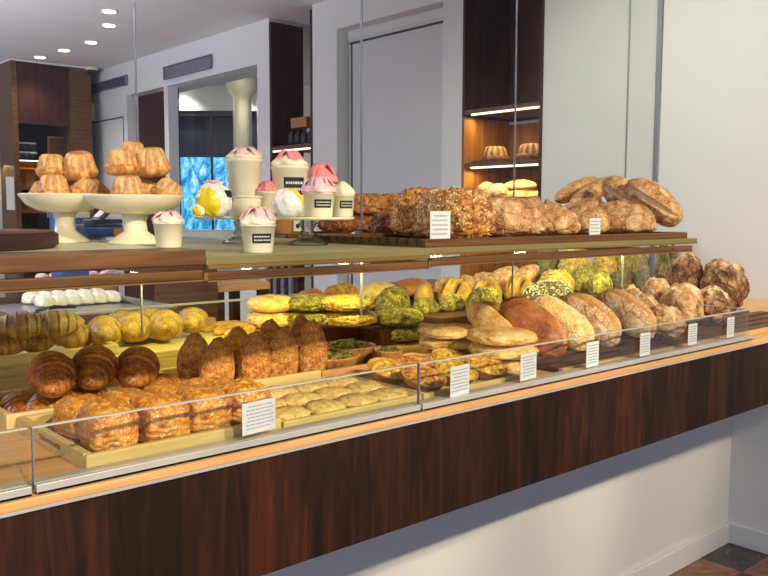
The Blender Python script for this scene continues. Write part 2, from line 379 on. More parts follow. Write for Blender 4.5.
# right wall, in pieces around its openings
yn0, yn1 = ywall(542), ywall(462)            # bread niche
yd0, yd1 = ywall(442), ywall(337)            # door recess
yb0, yb1 = ywall(313), ywall(270)            # dark alcove
yo0, yo1 = ywall(258), ywall(165)            # glazed opening
yp0, yp1 = ywall(165.5), ywall(128)            # dark doorway
zo = onx(200, 78, XR)[2]; zd = 2.755
T = .3
wm = MB()
wm.box((XR, -4.2, 0), (XR+T, yn0, CEIL))
wm.box((XR, yn0, 0), (XR+T, yn1, .55))
wm.box((XR, yn1, 0), (XR+T, yd0, CEIL))
wm.box((XR, yd0, zd), (XR+T, yd1, CEIL))
wm.box((XR, yd1, 0), (XR+T, yb0, CEIL))
wm.box((XR, yb1, 0), (XR+T, yo0, CEIL)); wm.box((XR, yo1-.08, .85), (XR+.1, yo1, zo))
wm.box((XR, yo0, zo), (XR+T, yo1, CEIL)); wm.box((XR, yo0, 0), (XR+T, yo1, .85))
wm.box((XR, yo1, zo), (XR+T, yp1, CEIL))
wm.box((XR, yp1, 0), (XR+T, YB+.2, CEIL))
structure('wall_right', wm, 'white_wall')
structure('wall_back', MB().box((-3.6, YB, 0), (XR, YB+.2, CEIL)), 'white_wall')
structure('wall_counter_base', MB().box((-2.0, .62, 0), (XR, .74, .912)), 'white_wall')
def skirt(a, b_):
    mb = MB(); mb.box(a, b_); return mb
structure('baseboard_counter', skirt((-2.0, .603, 0), (XR-.016, .62, .095)), 'white_wall', bevel=.004)
structure('baseboard_right', skirt((XR-.016, -4.2, 0), (XR, .62, .095)), 'white_wall', bevel=.004)

# door in its recess (slightly swung)
dr = tag(MB().box((XR+.10, yd0, 0), (XR+.14, yd1-.01, 2.70)).build('door_1', 'pale_door'), kind='structure')
MB().box((XR+.098, yd0+.02, 2.66), (XR+.10, yd1-.02, 2.675)).build('seam', 'charcoal', dr)
MB().box((XR+.098, yd1-.05, 0), (XR+.10, yd1-.035, 2.675)).build('seam', 'charcoal', dr)
structure('trim_1', MB().box((XR+.10, yd0, 2.70), (XR+.28, yd1, zd)), 'white_wall')
# far flush door line and dark doorway, dark alcove
structure('door_2', MB().box((XR+.12, yp0+.02, 0), (XR+.16, yp1, zo)), 'dark_walnut')
structure('trim_2', MB().box((XR-.004, yp1+.08, 2.44), (XR, YB, 2.452)).box((XR-.004, yp1+.08, .1), (XR, yp1+.092, 2.44)), 'charcoal')
ZA = onx(300, 144, XR)[2]
# dark alcove between door and opening: a tall recess unit
al = empty('alcove_cabinet', (XR, (yb0+yb1)/2, 0), label='tall dark walnut alcove unit in the wall left of the grey door', cat='cabinet')
h = (yb1-yb0)/2
MB().box((.0, -h+.02, 0), (.02+.4, -h+.0201, CEIL-.02)).build('back_panel', 'dark_walnut', al).location = (0, 0, 0)
MB().box((0, -h+.001, 0), (.299, -h+.03, CEIL-.03)).build('side_panel', 'dark_walnut', al)
MB().box((0, h-.03, 0), (.299, h-.001, CEIL-.03)).build('side_panel', 'dark_walnut', al)
MB().box((.40, -h+.03, 0), (.42, h-.03, CEIL-.03)).build('back_panel', 'dark_walnut', al)
MB().box((0, -h+.03, ZA-.03), (.40, h-.03, ZA)).build('shelf', 'shelf_wood', al)
MB().box((0.005, -h+.03, ZA-.042), (.018, h-.03, ZA-.0301)).build('light_strip', 'led_strip', al)
for ch in list(al.children):
    if ch.name.startswith('back_panel') and ch.data.vertices[0].co.x < .1: bpy.data.objects.remove(ch)
# things in the alcove
zz = ZA
bx = empty('gift_box', (XR+.10, (yb0+yb1)/2-.03, zz+.13), label='beige box lying on the dark bottles in the tall walnut alcove', cat='box')
MB().box((-.05, -.10, 0), (.05, .10, .07)).build('box_body', 'kraft', bx, bevel=.004); MB().box((-.052, -.102, .055), (.052, .102, .075)).build('lid', 'kraft', bx, bevel=.004)
for i, (dy, wd) in enumerate(((-.13, 'right-hand'), (-.05, 'second from the right'), (.03, 'second from the left'), (.11, 'left-hand'))):
    o = MB().lathe([(.025, 0), (.03, .005), (.03, .08), (.012, .10), (.012, .128), (.014, .129)], 14).build('bottle', 'charcoal', None, True)
    o.location = (XR+.08, (yb0+yb1)/2+dy-.02, zz+.0005)
    tag(o, 'small dark bottle in the walnut alcove, %s of four under the box' % wd, 'bottle', 'dark bottles in the alcove')

# air vents
for (p0, p1, zt, zb, lab) in ((213, 166, 2.815, 2.70, 'grey slatted air vent above the glazed opening'), (128, 91, 2.84, 2.745, 'grey slatted air vent above the far white door')):
    ya, yb_ = ywall(p0, 65), ywall(p1, 75)
    vt = empty('air_vent', (XR, (ya+yb_)/2, zb), label=lab, cat='air vent'); hh = (yb_-ya)/2; hz = zt-zb
    MB().box((-.012, -hh, 0), (-.008, hh, hz)).build('backing', 'vent', vt)
    MB().box((-.03, -hh, 0), (-.012, hh, .008)).box((-.03, -hh, hz-.008), (-.012, hh, hz)).box((-.03, -hh, 0), (-.012, -hh+.01, hz)).box((-.03, hh-.01, 0), (-.012, hh, hz)).build('frame', 'vent', vt)
    mb = MB()
    for k in range(6): mb.box((-.026, -hh+.01, .012+k*(hz-.02)/6), (-.012, hh-.01, .017+k*(hz-.02)/6))
    mb.build('slats', 'steel', vt)
# ceiling downlights
def ceil_light(p, lab, pw=6):
    t = empty('downlight', (p[0], p[1], CEIL), label=lab, cat='ceiling light', group='round ceiling downlights')
    MB().lathe([(.062, -.004), (.065, -.001), (.065, 0)], 24).build('trim_ring', 'cup', t, True)
    MB().lathe([(.046, -.008), (.048, -.006), (.048, -.0045)], 24).build('lamp', 'lamp_white', t, True)
    spot((p[0], p[1], CEIL-.03), (p[0], p[1], 0), pw*3, (1, .95, .85), 120, .8, .05)
for (a, b2, lab) in ((109, 11, 'round white ceiling downlight, topmost of the run'), (109, 25, 'round white ceiling downlight just below the topmost one'), (91, 42, 'round ceiling downlight, third down the run'),
                     (64, 50, 'round ceiling downlight, fourth down the run toward the cabinet'), (40, 57, 'round ceiling downlight nearest above the dark corner cabinet'), (4, 67, 'round ceiling downlight at the left edge of the picture')):
    ceil_light(onz(a, b2, CEIL), lab)
p = onz(86, 77, CEIL-.07)
sc_ = empty('security_camera', (p[0]-.02, p[1]-.2, CEIL-.0), label='small dome security camera on the ceiling beside the corner cabinet', cat='security camera')
MB().lathe([(.06, -.03), (.065, -.02), (.065, 0)], 20).build('housing', 'cup', sc_, True); MB().lathe([(.01, -.075), (.03, -.068), (.045, -.05), (.05, -.03)], 20).build('dome', 'charcoal', sc_, True)
p = onx(91, 113, XR)
o = MB().box((-.05, -.06, -.09), (0, .06, .09)).build('wall_sensor', 'cup', bevel=.006); o.location = (XR-.0005, min(p[1], YB-.15), p[2]); tag(o, 'small white wall box below the far air vent', 'wall box')

# glazed opening: the room beyond with its dark window
structure('window_2', MB().box((XR+.12, yo0, .85), (XR+.13, yo1, zo)), 'window_glass')
HF = Vector((math.sin(YAW), math.cos(YAW), 0)); HR = Vector((math.cos(YAW), -math.sin(YAW), 0)); K0 = Vector((0, -1.1, 0))
D2 = 9.85
def far(px, z, d=D2): return K0 + HF*d + HR*((px-384)/FPX*d) + Vector((0, 0, z))
def farbox(name, p0, p1, z0, z1, d, mat, th=.06):
    a, b_ = far(p0, z0, d), far(p1, z0, d); a2, b2 = a+HF*th, b_+HF*th
    V = [a, b_, b2, a2]; V = V+[v+Vector((0, 0, z1-z0)) for v in V]
    return mk(name, V, [(0, 3, 2, 1), (4, 5, 6, 7), (0, 1, 5, 4), (1, 2, 6, 5), (2, 3, 7, 6), (3, 0, 4, 7)], mat, None, False)
def fz(py, d): return 1.5+(211.5-py)/FPX*d
for (n_, a, b_, z0, z1) in (('wall_far', 120, 174, 0, CEIL), ('wall_far', 237, 251, 0, CEIL), ('wall_far', 258.5, 330, 0, CEIL), ('wall_far', 174, 237, fz(112, D2), CEIL), ('wall_far', 251, 258.5, fz(112, D2), CEIL), ('wall_far', 174, 237, 0, fz(229, D2)), ('wall_far', 251, 258.5, 0, fz(229, D2))):
    tag(farbox(n_, a, b_, z0, z1, D2, 'white_wall', .2), kind='structure')
flat('dark_blind', (12, 24, 44), .6)
wf = tag(farbox('window_1', 174, 237, .55, fz(112, D2), D2+.12, 'dark_blind', .03), kind='structure'); bpy.data.objects.remove(wf)
m, nt, b = base_mat('street_view', .5); nt.nodes.clear()
o_ = nt.nodes.new('ShaderNodeOutputMaterial'); e_ = nt.nodes.new('ShaderNodeEmission'); e_.inputs[1].default_value = 1.25
v = mapping(nt, (1, 1, .45)); f = noise_tex(nt, v, 7, 6, .8, 1.5)
nt.links.new(ramp(nt, f, [(.36, (10, 60, 130)), (.47, (40, 140, 205)), (.56, (110, 200, 235)), (.68, (235, 250, 255))]), e_.inputs[0]); nt.links.new(e_.outputs[0], o_.inputs[0]); MATS['street_view'] = m
tag(farbox('window_3', 173, 260, .55, fz(157, D2), D2+.10, 'street_view', .02), kind='structure')
tag(farbox('window_4', 173, 260, fz(157, D2), fz(112, D2), D2+.10, 'dark_blind', .02), kind='structure')
wfr = MB()
def farpost(mb, p0, p1, z0, z1, d):
    a, b_ = far(p0, z0, d), far(p1, z0, d); n = len(mb.V); V = [a, b_, b_+HF*.04, a+HF*.04]; V += [q+Vector((0, 0, z1-z0)) for q in V]
    mb.V += [tuple(q) for q in V]; mb.F += [[n+i for i in f] for f in ((0, 3, 2, 1), (4, 5, 6, 7), (0, 1, 5, 4), (1, 2, 6, 5), (2, 3, 7, 6), (3, 0, 4, 7))]
for a, b_ in ((174, 176), (212, 214), (235.5, 237), (251, 252)): farpost(wfr, a, b_, .55, fz(112, D2), D2+.02)
farpost(wfr, 174, 237, fz(117, D2), fz(112, D2), D2+.02)
structure('trim_3', wfr, 'charcoal')
q = far(244, 0, D2-.6)
clm = MB().lathe([(.17, 0), (.17, .12), (.12, .16), (.105, 1.4), (.10, 2.75), (.15, 2.8), (.17, 2.90), (.17, CEIL-.001)], 28).build('trim_4', 'porcelain', None, True); clm.location = q; tag(clm, kind='structure')
for a, b2, lab in ((180, 83, 'ceiling downlight seen through the glazed opening, furthest left of four'), (211, 76.5, 'ceiling downlight seen through the glazed opening, second from left of four'), (243, 70.5, 'ceiling downlight seen through the glazed opening, upper right of four'), (249, 81.5, 'ceiling downlight seen through the glazed opening, lower right of four')):
    ceil_light(onz(a, b2+.5, CEIL), lab, 8)
area(tuple(far(215, 2.9, 8.4)), tuple(far(215, 1.2, 9.9)), 1.0, 8, (1, .95, .85))

# bread niche in the wall
bn = empty('bread_niche', (XR, (yn0+yn1)/2, .55), label='walnut wall niche with lit shelves holding bundt cakes', cat='shelving unit')
h = (yn1-yn0)/2; dep = .42
def nb(name, a, b_, mat, **k): return MB().box((a[0], a[1], a[2]-.55), (b_[0], b_[1], b_[2]-.55)).build(name, mat, bn, **k)
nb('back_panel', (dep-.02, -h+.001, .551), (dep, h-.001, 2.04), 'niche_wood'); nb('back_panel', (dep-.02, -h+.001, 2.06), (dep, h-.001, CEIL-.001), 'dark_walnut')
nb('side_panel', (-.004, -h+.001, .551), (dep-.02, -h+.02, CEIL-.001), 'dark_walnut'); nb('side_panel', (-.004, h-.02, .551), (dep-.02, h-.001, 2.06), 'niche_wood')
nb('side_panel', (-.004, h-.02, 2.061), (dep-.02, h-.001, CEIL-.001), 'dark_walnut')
for z in (2.075, 1.767, 1.56):
    nb('shelf', (.0, -h+.02, z), (dep-.02, h-.02, z+.022), 'shelf_wood'); s_ = nb('light_strip', (.01, -h+.02, z-.010), (.022, h-.06, z), 'led_strip')
    l = bpy.data.lights.new('niche_lamp', 'AREA'); l.shape = 'RECTANGLE'; l.size = h*1.7; l.size_y = .02; l.energy = 1.7; l.color = (1, .84, .42)
    lo = bpy.data.objects.new('niche_lamp', l); C.objects.link(lo); lo.location = (XR+.05, (yn0+yn1)/2, z-.02); lo.rotation_euler = (0, 0, PI/2)
def bundt(R, H, n=12, deep=.16):
    prof = [(R*.92, 0), (R, H*.1), (R*.98, H*.3), (R*.9, H*.36), (R*.92, H*.42), (R*.86, H*.62), (R*.76, H*.84), (R*.62, H*.97), (R*.45, H), (R*.3, H*.93), (R*.18, H*.7)]
    def fn(t, r, z, i):
        if i < 3: return r
        return r*(1-deep*(.5+.5*math.cos(n*t))**2*(1 if i < 9 else .5))
    mb = MB().lathe(prof, 96, fn); K = []
    for j, v_ in enumerate(mb.V): i = j//96; t = 2*PI*(j % 96)/96; K.append(.7*(.5+.5*math.cos(n*t))**2 if i > 2 else (.5 if i == 3 else 0))
    return mb.V, mb.F, K
g = bundt(.085, .085, 12)
for px_, lab in ((495, 'brown bundt cake on a dark board in the lit wall niche, fully in view'), (531, 'brown bundt cake in the wall niche, its right side hidden by the wall')):
    pp = onx(px_, 161, XR+.12)
    bd = MB().box((-.11, -.09, 0), (.11, .09, .012)).build('cake_board', 'board_wood', bevel=.002); bd.location = (XR+.12, pp[1], 1.7895); tag(bd, 'dark board under the %s bundt cake in the wall niche' % ('left' if px_ < 500 else 'right'), 'board', 'dark boards under the bundt cakes')
    food('bundt_cake', g, 'cr_loaf', (XR+.12, pp[1], 1.802), (0, 0, px_), lab, 'cake', 'bundt cakes in the wall niche')
for i, (px_, wd, hh, lab, mt) in enumerate(((487, .13, .10, 'round pale loaf on the lowest niche shelf, left', 'cr_rustic'), (499, .12, .09, 'cut pale loaf beside the round one on the lowest niche shelf', 'cr_flour'))):
    pp = onx(px_, 190, XR+.10); food('round_loaf', blob(wd, wd, hh, seed=40+i, sub=4), mt, (XR+.10, pp[1], 1.5825), (0, 0, i), lab, 'bread', 'loaves on the lowest niche shelf')
for i, (px_, zz, rz, lab) in enumerate(((524, 1.5825, .1, 'lower pale baguette on the lowest niche shelf'), (520, 1.635, -.1, 'upper pale baguette laid across another on the lowest niche shelf'))):
    pp = onx(px_, 190, XR+.14); food('baguette', blob(.26, .07, .055, seed=50+i, sub=4, cuts=[(.5, k*.05, .008, .008, .03) for k in (-1, 0, 1)]), 'cr_flat', (XR+.14, pp[1], zz), (0, 0, PI/2+rz), lab, 'bread', 'baguettes on the lowest niche shelf')

# corner cabinet at the back left, with its wares
cx0, cx1 = onz(16, 130, 1.5)[0], 0
def ypx(px_, y): return col(px_, y, 1.8)
yc = 7.4
x0, x1 = ypx(15, yc), ypx(82, YB-.35); x1 = ypx(86, yc+.2)
cb = empty('corner_cabinet', (x0, yc, 0), label='tall dark walnut shelf cabinet in the far left corner', cat='cabinet')
W_ = x1-x0; DP = YB-yc-.02; zt = 2.955
MB().box((0, 0, 0), (.05, DP, zt)).build('side_panel', 'shelf_wood', cb); MB().box((W_-.22, 0, 0), (W_, DP, zt)).build('side_panel', 'shelf_wood', cb)
MB().box((.05, DP-.03, 0), (W_-.22, DP, zt)).build('back_panel', 'dark_walnut', cb); MB().box((0, 0, zt), (W_, DP, CEIL-.001)).build('cornice', 'ceiling_paint', cb)
MB().box((.05, .02, 2.36), (W_-.22, .05, zt)).build('door', 'dark_walnut', cb)
shz = [fz(p_, (yc+1.1)/math.cos(YAW)*.98) for p_ in (161, 187, 212)]
dcab = float((np.array([x0+.3, yc, 1.5])-CAM)@Fv)
shz = [1.5+(211.5-p_)/FPX*dcab for p_ in (161, 187, 210, 232)]
for z in shz: MB().box((.05, .03, z-.03), (W_-.22, DP-.03, z)).build('shelf', 'shelf_wood', cb)
for z in shz[:1]: MB().box((.05, .02, z-.012), (W_-.22, .03, z-.002)).build('light_strip', 'led_strip', cb)
MB().box((.05, DP-.035, shz[1]), (W_-.22, DP-.03, shz[0]-.03)).build('lit_panel', 'niche_wood', cb)
l = bpy.data.lights.new('cabinet_lamp', 'AREA'); l.size = .9; l.shape = 'RECTANGLE'; l.size_y = .04; l.energy = 3; l.color = (1, .75, .45); lo = bpy.data.objects.new('cabinet_lamp', l); C.objects.link(lo); lo.location = (x0+W_/2-.1, yc+.3, shz[0]-.05)
def jar(mat1='charcoal'):
    t = empty('jar', (0, 0, 0)); MB().lathe([(.038, 0), (.045, .006), (.045, .11), (.036, .125)], 18).build('jar_body', mat1, t, True); MB().lathe([(.04, .125), (.042, .127), (.042, .15), (.04, .152)], 18).build('lid', 'paper', t, True); return t
j0 = jar()
names = ['left', 'middle', 'right']
for k, px_ in enumerate((20, 26.5, 33.5)):
    o = j0 if k == 0 else copy_tree(j0); o.scale = (1, 1, .6); o.location = (ypx(px_, yc+.2), yc+.2, shz[0]); tag(o, 'dark pale-lidded jar on the corner cabinet shelf, %s jar of the bottom layer' % names[k], 'jar', 'jars on the cabinet shelf')
    o = copy_tree(j0); o.location = (ypx(px_, yc+.2), yc+.2, shz[0]+.0925); o.scale = (1, 1, .6); tag(o, 'dark pale-lidded jar in the corner cabinet stacked on the %s jar' % names[k], 'jar', 'jars on the cabinet shelf')
fr = empty('framed_notice', (ypx(59, yc+.2), yc+.2, shz[0]), label='beige framed notice standing on the corner cabinet shelf', cat='picture frame')
MB().box((-.10, 0, 0), (.10, .02, .26)).build('frame', 'kraft', fr); MB().box((-.085, -.004, .015), (.085, 0, .245)).build('sheet', 'shelf_wood', fr)
o = MB().box((0, 0, 0), (.07, .02, .32)).build('white_card', 'paper'); o.location = (ypx(8, yc-.1), yc-.05, shz[2]-.0); tag(o, 'small pale notice fixed beside the corner cabinet', 'notice')
rr = random.Random(3)
cols = ['kraft', 'cream', 'cr_loaf', 'porcelain', 'cr_rustic']
for sh, n_, nm in ((1, 5, 'upper'), (2, 5, 'lower')):
    for k in range(n_):
        px_ = 20+k*9.5
        hgt = .15 if sh == 1 else .12
        t = empty('paper_packet', (ypx(px_, yc+.2), yc+.2, shz[sh]), label='small %s packet on the %s open shelf of the corner cabinet, place %s from left' % ('brown' if k % 2 == 0 else 'pale', nm, ['first', 'second', 'third', 'fourth', 'fifth'][k]), cat='packet', group='packets on the corner cabinet shelves')
        MB().box((-.045, -.03, 0), (.045, .03, hgt)).build('bag', 'cr_loaf' if k % 2 == 0 else 'kraft', t, bevel=.006); MB().box((-.045, -.008, hgt), (.045, .008, hgt+.03)).build('folded_top', 'cream' if sh == 2 else 'kraft', t)

# ---------------------------------------------------------------- back counter and its wares
ZB = 1.03
yk = 2.15
bk = empty('back_counter', (0, yk, 0), label='dark walnut back counter with pale top, behind the pastry display', cat='counter')
xk0, xk1 = -1.2, col(216, yk, 1.0)
MB().box((xk0, .02, 0), (xk1-.02, 1.30, ZB-.03)).build('body', 'dark_walnut', bk); MB().box((xk0, 0, ZB-.03), (xk1, 1.32, ZB)).build('worktop', 'oak', bk, bevel=.003)
# pastry case on it
pc = onz(18, 326, ZB)
xa, xb_ = col(18, yk+.08, ZB), col(178, yk+.08, ZB)
tr = empty('pastry_tray', ((xa+xb_)/2, yk+.50, ZB), label='dark wooden case with a steel tray of white cream rolls behind the counter', cat='tray')
hw = (xb_-xa)/2
MB().box((-hw, -.43, 0), (hw, .43, .02)).build('base', 'board_wood', tr)
MB().box((-hw, -.43, .02), (hw, -.415, .05)).build('front_rail', 'board_wood', tr); MB().box((-hw, .415, .02), (hw, .43, .06)).build('rear_rail', 'board_wood', tr)
MB().box((-hw, -.415, .02), (-hw+.02, .415, .06)).build('side_rail', 'board_wood', tr); MB().box((hw-.02, -.415, .02), (hw, .415, .06)).build('side_rail', 'steel', tr)
MB().box((-hw+.03, -.4, .02), (hw-.03, .4, .03)).build('steel_tray', 'steel', tr)
g = blob(.082, .12, .06, seed=3, sub=4, amp=.1)
rl = None
for r_, (yy, nm) in enumerate(((.14, 'front'), (.31, 'rear'))):
    for k in range(6):
        xx = -hw+.30+k*(2*hw-.36)/5
        lb = 'white cream roll, %s of the %s row in the dark wooden case' % (['first', 'second', 'third', 'fourth', 'fifth', 'sixth'][k], nm)
        L_ = (tr.location.x+xx, tr.location.y+yy, ZB+.0305)
        if rl is None: rl = food('cream_roll', g, 'cr_meringue', L_, (0, 0, .05), lb, 'pastry', 'white cream rolls in the wooden case')
        else: dup(rl, L_, (0, 0, .1*math.sin(k*3+r_)), label=lb)
o = mk('tongs', *(lambda mb: (mb.V, mb.F))(MB().tube([(-.09, 0, .0), (0, .012, .012), (.09, 0, .004)], [.012, .009, .004], 8)), 'charcoal'); o.location = (tr.location.x-.06, tr.location.y-.06, ZB+.037); o.rotation_euler = (0, 0, .12); tag(o, 'black serving tongs lying before the white cream rolls', 'tongs')
pt_ = None
for k, px_ in enumerate((42, 55, 67, 80, 93, 106)):
    L_ = (col(px_, 3.36, 1.14), 3.36, ZB+.0305+.065)
    lb = 'small pink-topped tart behind the white rolls, %s from left' % ['first', 'second', 'third', 'fourth', 'fifth', 'sixth'][k]
    if pt_ is None:
        pt_ = empty('pink_tart', L_, label=lb, cat='tart', group='pink-topped tarts on the raised ledge'); MB().lathe([(.028, 0), (.036, .02), (.036, .022)], 20).build('crust', 'cr_shell', pt_, True); mk('topping', *blob(.068, .068, .03, seed=9, sub=3)[:2], 'pink_cream', pt_).location = (0, 0, .0221)
    else: c_ = copy_tree(pt_); c_.location = L_; c_['label'] = lb
o = MB().box((col(36, 3.36, 1.14), 3.27, ZB), (col(112, 3.36, 1.14), 3.46, ZB+.095)).build('raised_ledge', 'oak', bevel=.003); tag(o, 'pale raised ledge on the back counter carrying pink tarts', 'ledge')
bc = empty('storage_crate', (col(36, 3.40, 1.4), 3.38, ZB), label='blue storage crate on the back counter behind the left white stand', cat='crate')
cw_ = col(60, 3.40, 1.4)-col(36, 3.40, 1.4)
bc.location.y = 3.02
MB().box((0, 0, 0), (cw_, .015, .47)).box((0, .165, 0), (cw_, .18, .47)).box((0, .015, 0), (.015, .165, .47)).box((cw_-.015, .015, 0), (cw_, .165, .47)).box((.015, .015, 0), (cw_-.015, .165, .015)).build('crate_body', 'blue_plastic', bc, bevel=.003)
MB().box((-.008, -.008, .44), (cw_+.008, .0, .47)).box((-.008, .18, .44), (cw_+.008, .188, .47)).build('lip', 'steel', bc)
# brown upright and ledges beyond
yq = 2.9
o = MB().box((0, 0, 0), (col(272, yq, 1.2)-col(220, yq, 1.2), .4, .04)).build('side_ledge', 'oak', bevel=.003); o.location = (col(218, yq, 1.2), yq, 1.10)
sd = empty('side_table', (col(218, yq, 1.2), yq, 0), label='pale wooden side table behind the counter, left of the striped panel', cat='table'); o.parent = sd; o.location = (0, 0, 1.06); o.name = 'tabletop'
wd_ = col(272, yq, 1.2)-col(220, yq, 1.2)
for a in (0.0, wd_-.05):
    for b2 in (.02, .33): MB().box((a, b2, 0), (a+.05, b2+.05, 1.06)).build('leg', 'dark_walnut', sd)
yu = 2.45
up = empty('till_cabinet', (xk1+.02, 2.79, 0), label='dark brown upright panel cabinet behind the counter, right of the cream rolls', cat='cabinet')
ux = col(216, 2.79, 1.2)-up.location.x
MB().box((0, 0, 0), (ux, .35, 1.36)).build('body', 'dark_walnut', up); MB().box((-.0, -.012, .1), (ux, -.0005, 1.3)).build('door', 'shelf_wood', up)
# striped slatted panel low on the wall
sl = empty('slatted_panel', (XR-.001, ywall(301, 280), 0), label='low slatted dark panel by the alcove, below the glass shelf', cat='panel')
ys0, ys1 = 0, ywall(270, 280)-ywall(301, 280)
MB().box((-.03, ys0, 0), (0-.001, ys1*.98, 1.35)).build('backing', 'dark_walnut', sl)
mb = MB()
for k in range(4): mb.box((-.05, ys0+.05+k*ys1/4, 0), (-.03, ys0+.05+k*ys1/4+ys1/10, 1.35))
mb.build('slats', 'vent', sl)
# dark drawer unit under the bread niche
dk = empty('drawer_unit', (XR-.45, ywall(478, 270), 0), label='dark walnut drawer unit below the bread niche', cat='cabinet')
dk_len = 1.3
MB().box((0, -.55, 0), (.449, .35, 1.06)).build('body', 'dark_walnut', dk); MB().box((-.02, -.57, 1.06), (.449, .37, 1.09)).build('top', 'shelf_wood', dk)
for z in (.2, .5, .8): MB().box((-.012, -.53, z), (-.0005, .33, z+.22)).build('drawer', 'dark_walnut', dk)

# ---------------------------------------------------------------- display counter
ct = empty('display_counter', (0, 0, 0), label='long cantilevered walnut display counter with pale oak top', cat='counter')
MB().box((-1.5, .004, .912), (XR-.001, .62, 1.112)).build('apron', 'walnut', ct)
MB().box((-1.5, .62, .913), (XR-.001, 1.12, 1.112)).build('rear_body', 'dark_walnut', ct)
MB().box((-1.5, 0, 1.1125), (XR-.001, 1.15, 1.125)).build('worktop', 'oak', ct, bevel=.0015)
MB().box((-1.5, -.0015, 1.108), (XR-.001, .004, 1.1125)).build('edge_strip', 'alu', ct)
ZT = 1.125
# front guard: aluminium channel and low glass panes
xg = [-.3, col(30, .02, 1.17), col(417, .02, 1.17), col(750, .02, 1.215)]
wds = ['leftmost', 'middle', 'right-hand']
for k in range(3):
    a, b_ = xg[k]+(.003 if k else 0), xg[k+1]-.003
    g_ = empty('guard_glass', (a, .02, ZT), label='low clear glass guard pane along the counter front, %s of three' % wds[k], cat='glass guard', group='low glass guards along the counter front')
    MB().box((0, -.003, .006), (b_-a, .003, .09)).build('pane', 'clear_glass', g_)
    MB().box((0, -.0034, .0885), (b_-a, .0034, .0908)).build('polished_edge', 'edge_light', g_)
    MB().box((0, -.0032, .006), (.0015, .0032, .09)).build('polished_edge', 'edge_glass', g_)
    MB().box((0, -.014, 0), (b_-a, -.0035, .014)).box((0, .0035, 0), (b_-a, .024, .012)).box((0, -.014, 0), (b_-a, .014, .005)).build('channel', 'alu', g_, bevel=.001)
eg = empty('end_glass', (xg[3]+.004, .03, ZT), label='low glass return pane at the right end of the display', cat='glass guard')
MB().box((0, 0, .001), (.006, .55, .09)).build('pane', 'clear_glass', eg); MB().box((-.0005, 0, .0885), (.0065, .55, .091)).build('polished_edge', 'edge_light', eg)
rg = empty('rear_glass', (-.3, 1.12, ZT), label='long low glass guard along the rear edge of the counter', cat='glass guard')
MB().box((0, 0, 0), (2.2, .006, .10)).build('pane', 'clear_glass', rg); MB().box((0, -.001, .10), (2.2, .007, .106)).build('top_rail', 'alu', rg)

# tall glass screen
YG = .60
sp = (1.1+YG)*.3683
xs = [(1.1+YG)*.4698+k*sp for k in range(-2, 4)]; xe = (1.1+YG)*1.6899
edges = xs+[xe]
nm = ['first', 'second', 'third', 'fourth', 'fifth', 'sixth']
for k in range(len(edges)-1):
    a, b_ = edges[k]+.0015, edges[k+1]-.0015
    if b_ < .2: continue
    g_ = empty('glass_screen', (a, YG, ZT), label='tall clear glass screen pane above the counter, %s one from the left' % nm[k-1], cat='glass screen', group='tall glass screens above the counter')
    MB().box((0, -.003, .10), (b_-a, .003, .296)).box((0, -.003, .330), (b_-a, .003, CEIL-ZT-.001)).build('pane', 'pane_glass', g_)
    if k < len(edges)-2: MB().box((b_-a-.0012, -.0032, .10), (b_-a+.001, .0032, .296)).box((b_-a-.0012, -.0032, .330), (b_-a+.001, .0032, CEIL-ZT-.001)).build('polished_edge', 'edge_glass', g_)
    else: MB().box((b_-a, -.012, .10), (b_-a+.012, .008, .296)).box((b_-a, -.012, .330), (b_-a+.012, .008, CEIL-ZT-.001)).build('end_profile', 'edge_glass', g_)

# ---------------------------------------------------------------- upper shelf
ZS = 1.434
XL, X1, X2, X3 = -.3, col(205, 0, 1.44), col(430, 0, 1.44), col(693, 0, 1.44)
flat('glass_edge', (128, 118, 72), .3)
sh = empty('glass_shelf', (0, 0, ZS), label='long upper glass shelf with bronze rails above the counter', cat='shelf')
MB().box((XL, .10, -.008), (X1, .62+.2, 0)).box((X1, 0, -.008), (X3+.02, .82, 0)).build('glass_top', 'shelf_glass', sh)
MB().box((XL, .1005, .0002), (X1, .80, .0098)).build('sheen_slab', 'cream_top', sh)  # cream slab added for the bright reflection on the glass
MB().box((XL, -.003, -.012), (X1, .10, .010)).build('front_board', 'shelf_wood', sh, bevel=.0015)
MB().box((X1+.004, -.003, -.020), (X2-.002, -.0001, -.013)).box((X1+.004, -.0001, -.020), (X2-.002, .014, -.0085)).build('front_rail', 'bronze', sh, bevel=.0015)
MB().box((X2, -.003, -.0135), (X3+.02, -.0017, -.009)).box((X2, -.0001, -.0135), (X3, .012, -.0085)).build('front_rail', 'bronze', sh, bevel=.001)
MB().box((XL, 0, -.034), (X1-.004, .012, -.020)).box((X1+.004, 0, -.036), (X2-.004, .012, -.024)).box((X2+.004, 0, -.032), (X3, .012, -.018)).build('lower_rail', 'shelf_wood', sh, bevel=.0015)  # second bars added below in place of the fronts' mirror image
MB().box((XL, -.002, -.0365), (X1-.004, .006, -.0342)).box((X1+.004, -.002, -.0385), (X2-.004, .006, -.0362)).box((X2+.004, -.002, -.0345), (X3, .006, -.0322)).build('lower_trim', 'bronze', sh)
MB().box((XL, .3, -.034), (X3, .312, -.024)).build('lower_rail', 'shelf_wood', sh)
MB().box((XL, .80, -.034), (X3, .82, -.0085)).build('rear_rail', 'shelf_wood', sh)
MB().box((X1+.001, -.0016, -.0125), (X3+.019, -.0002, -.0004)).build('polished_edge', 'glass_edge', sh)
for x in (XL+.01, X1+.001, X2, X3-.1):
    MB().box((x-.003, .0, -.036), (x+.003, .80, -.024)).build('cross_bar', 'bronze', sh)
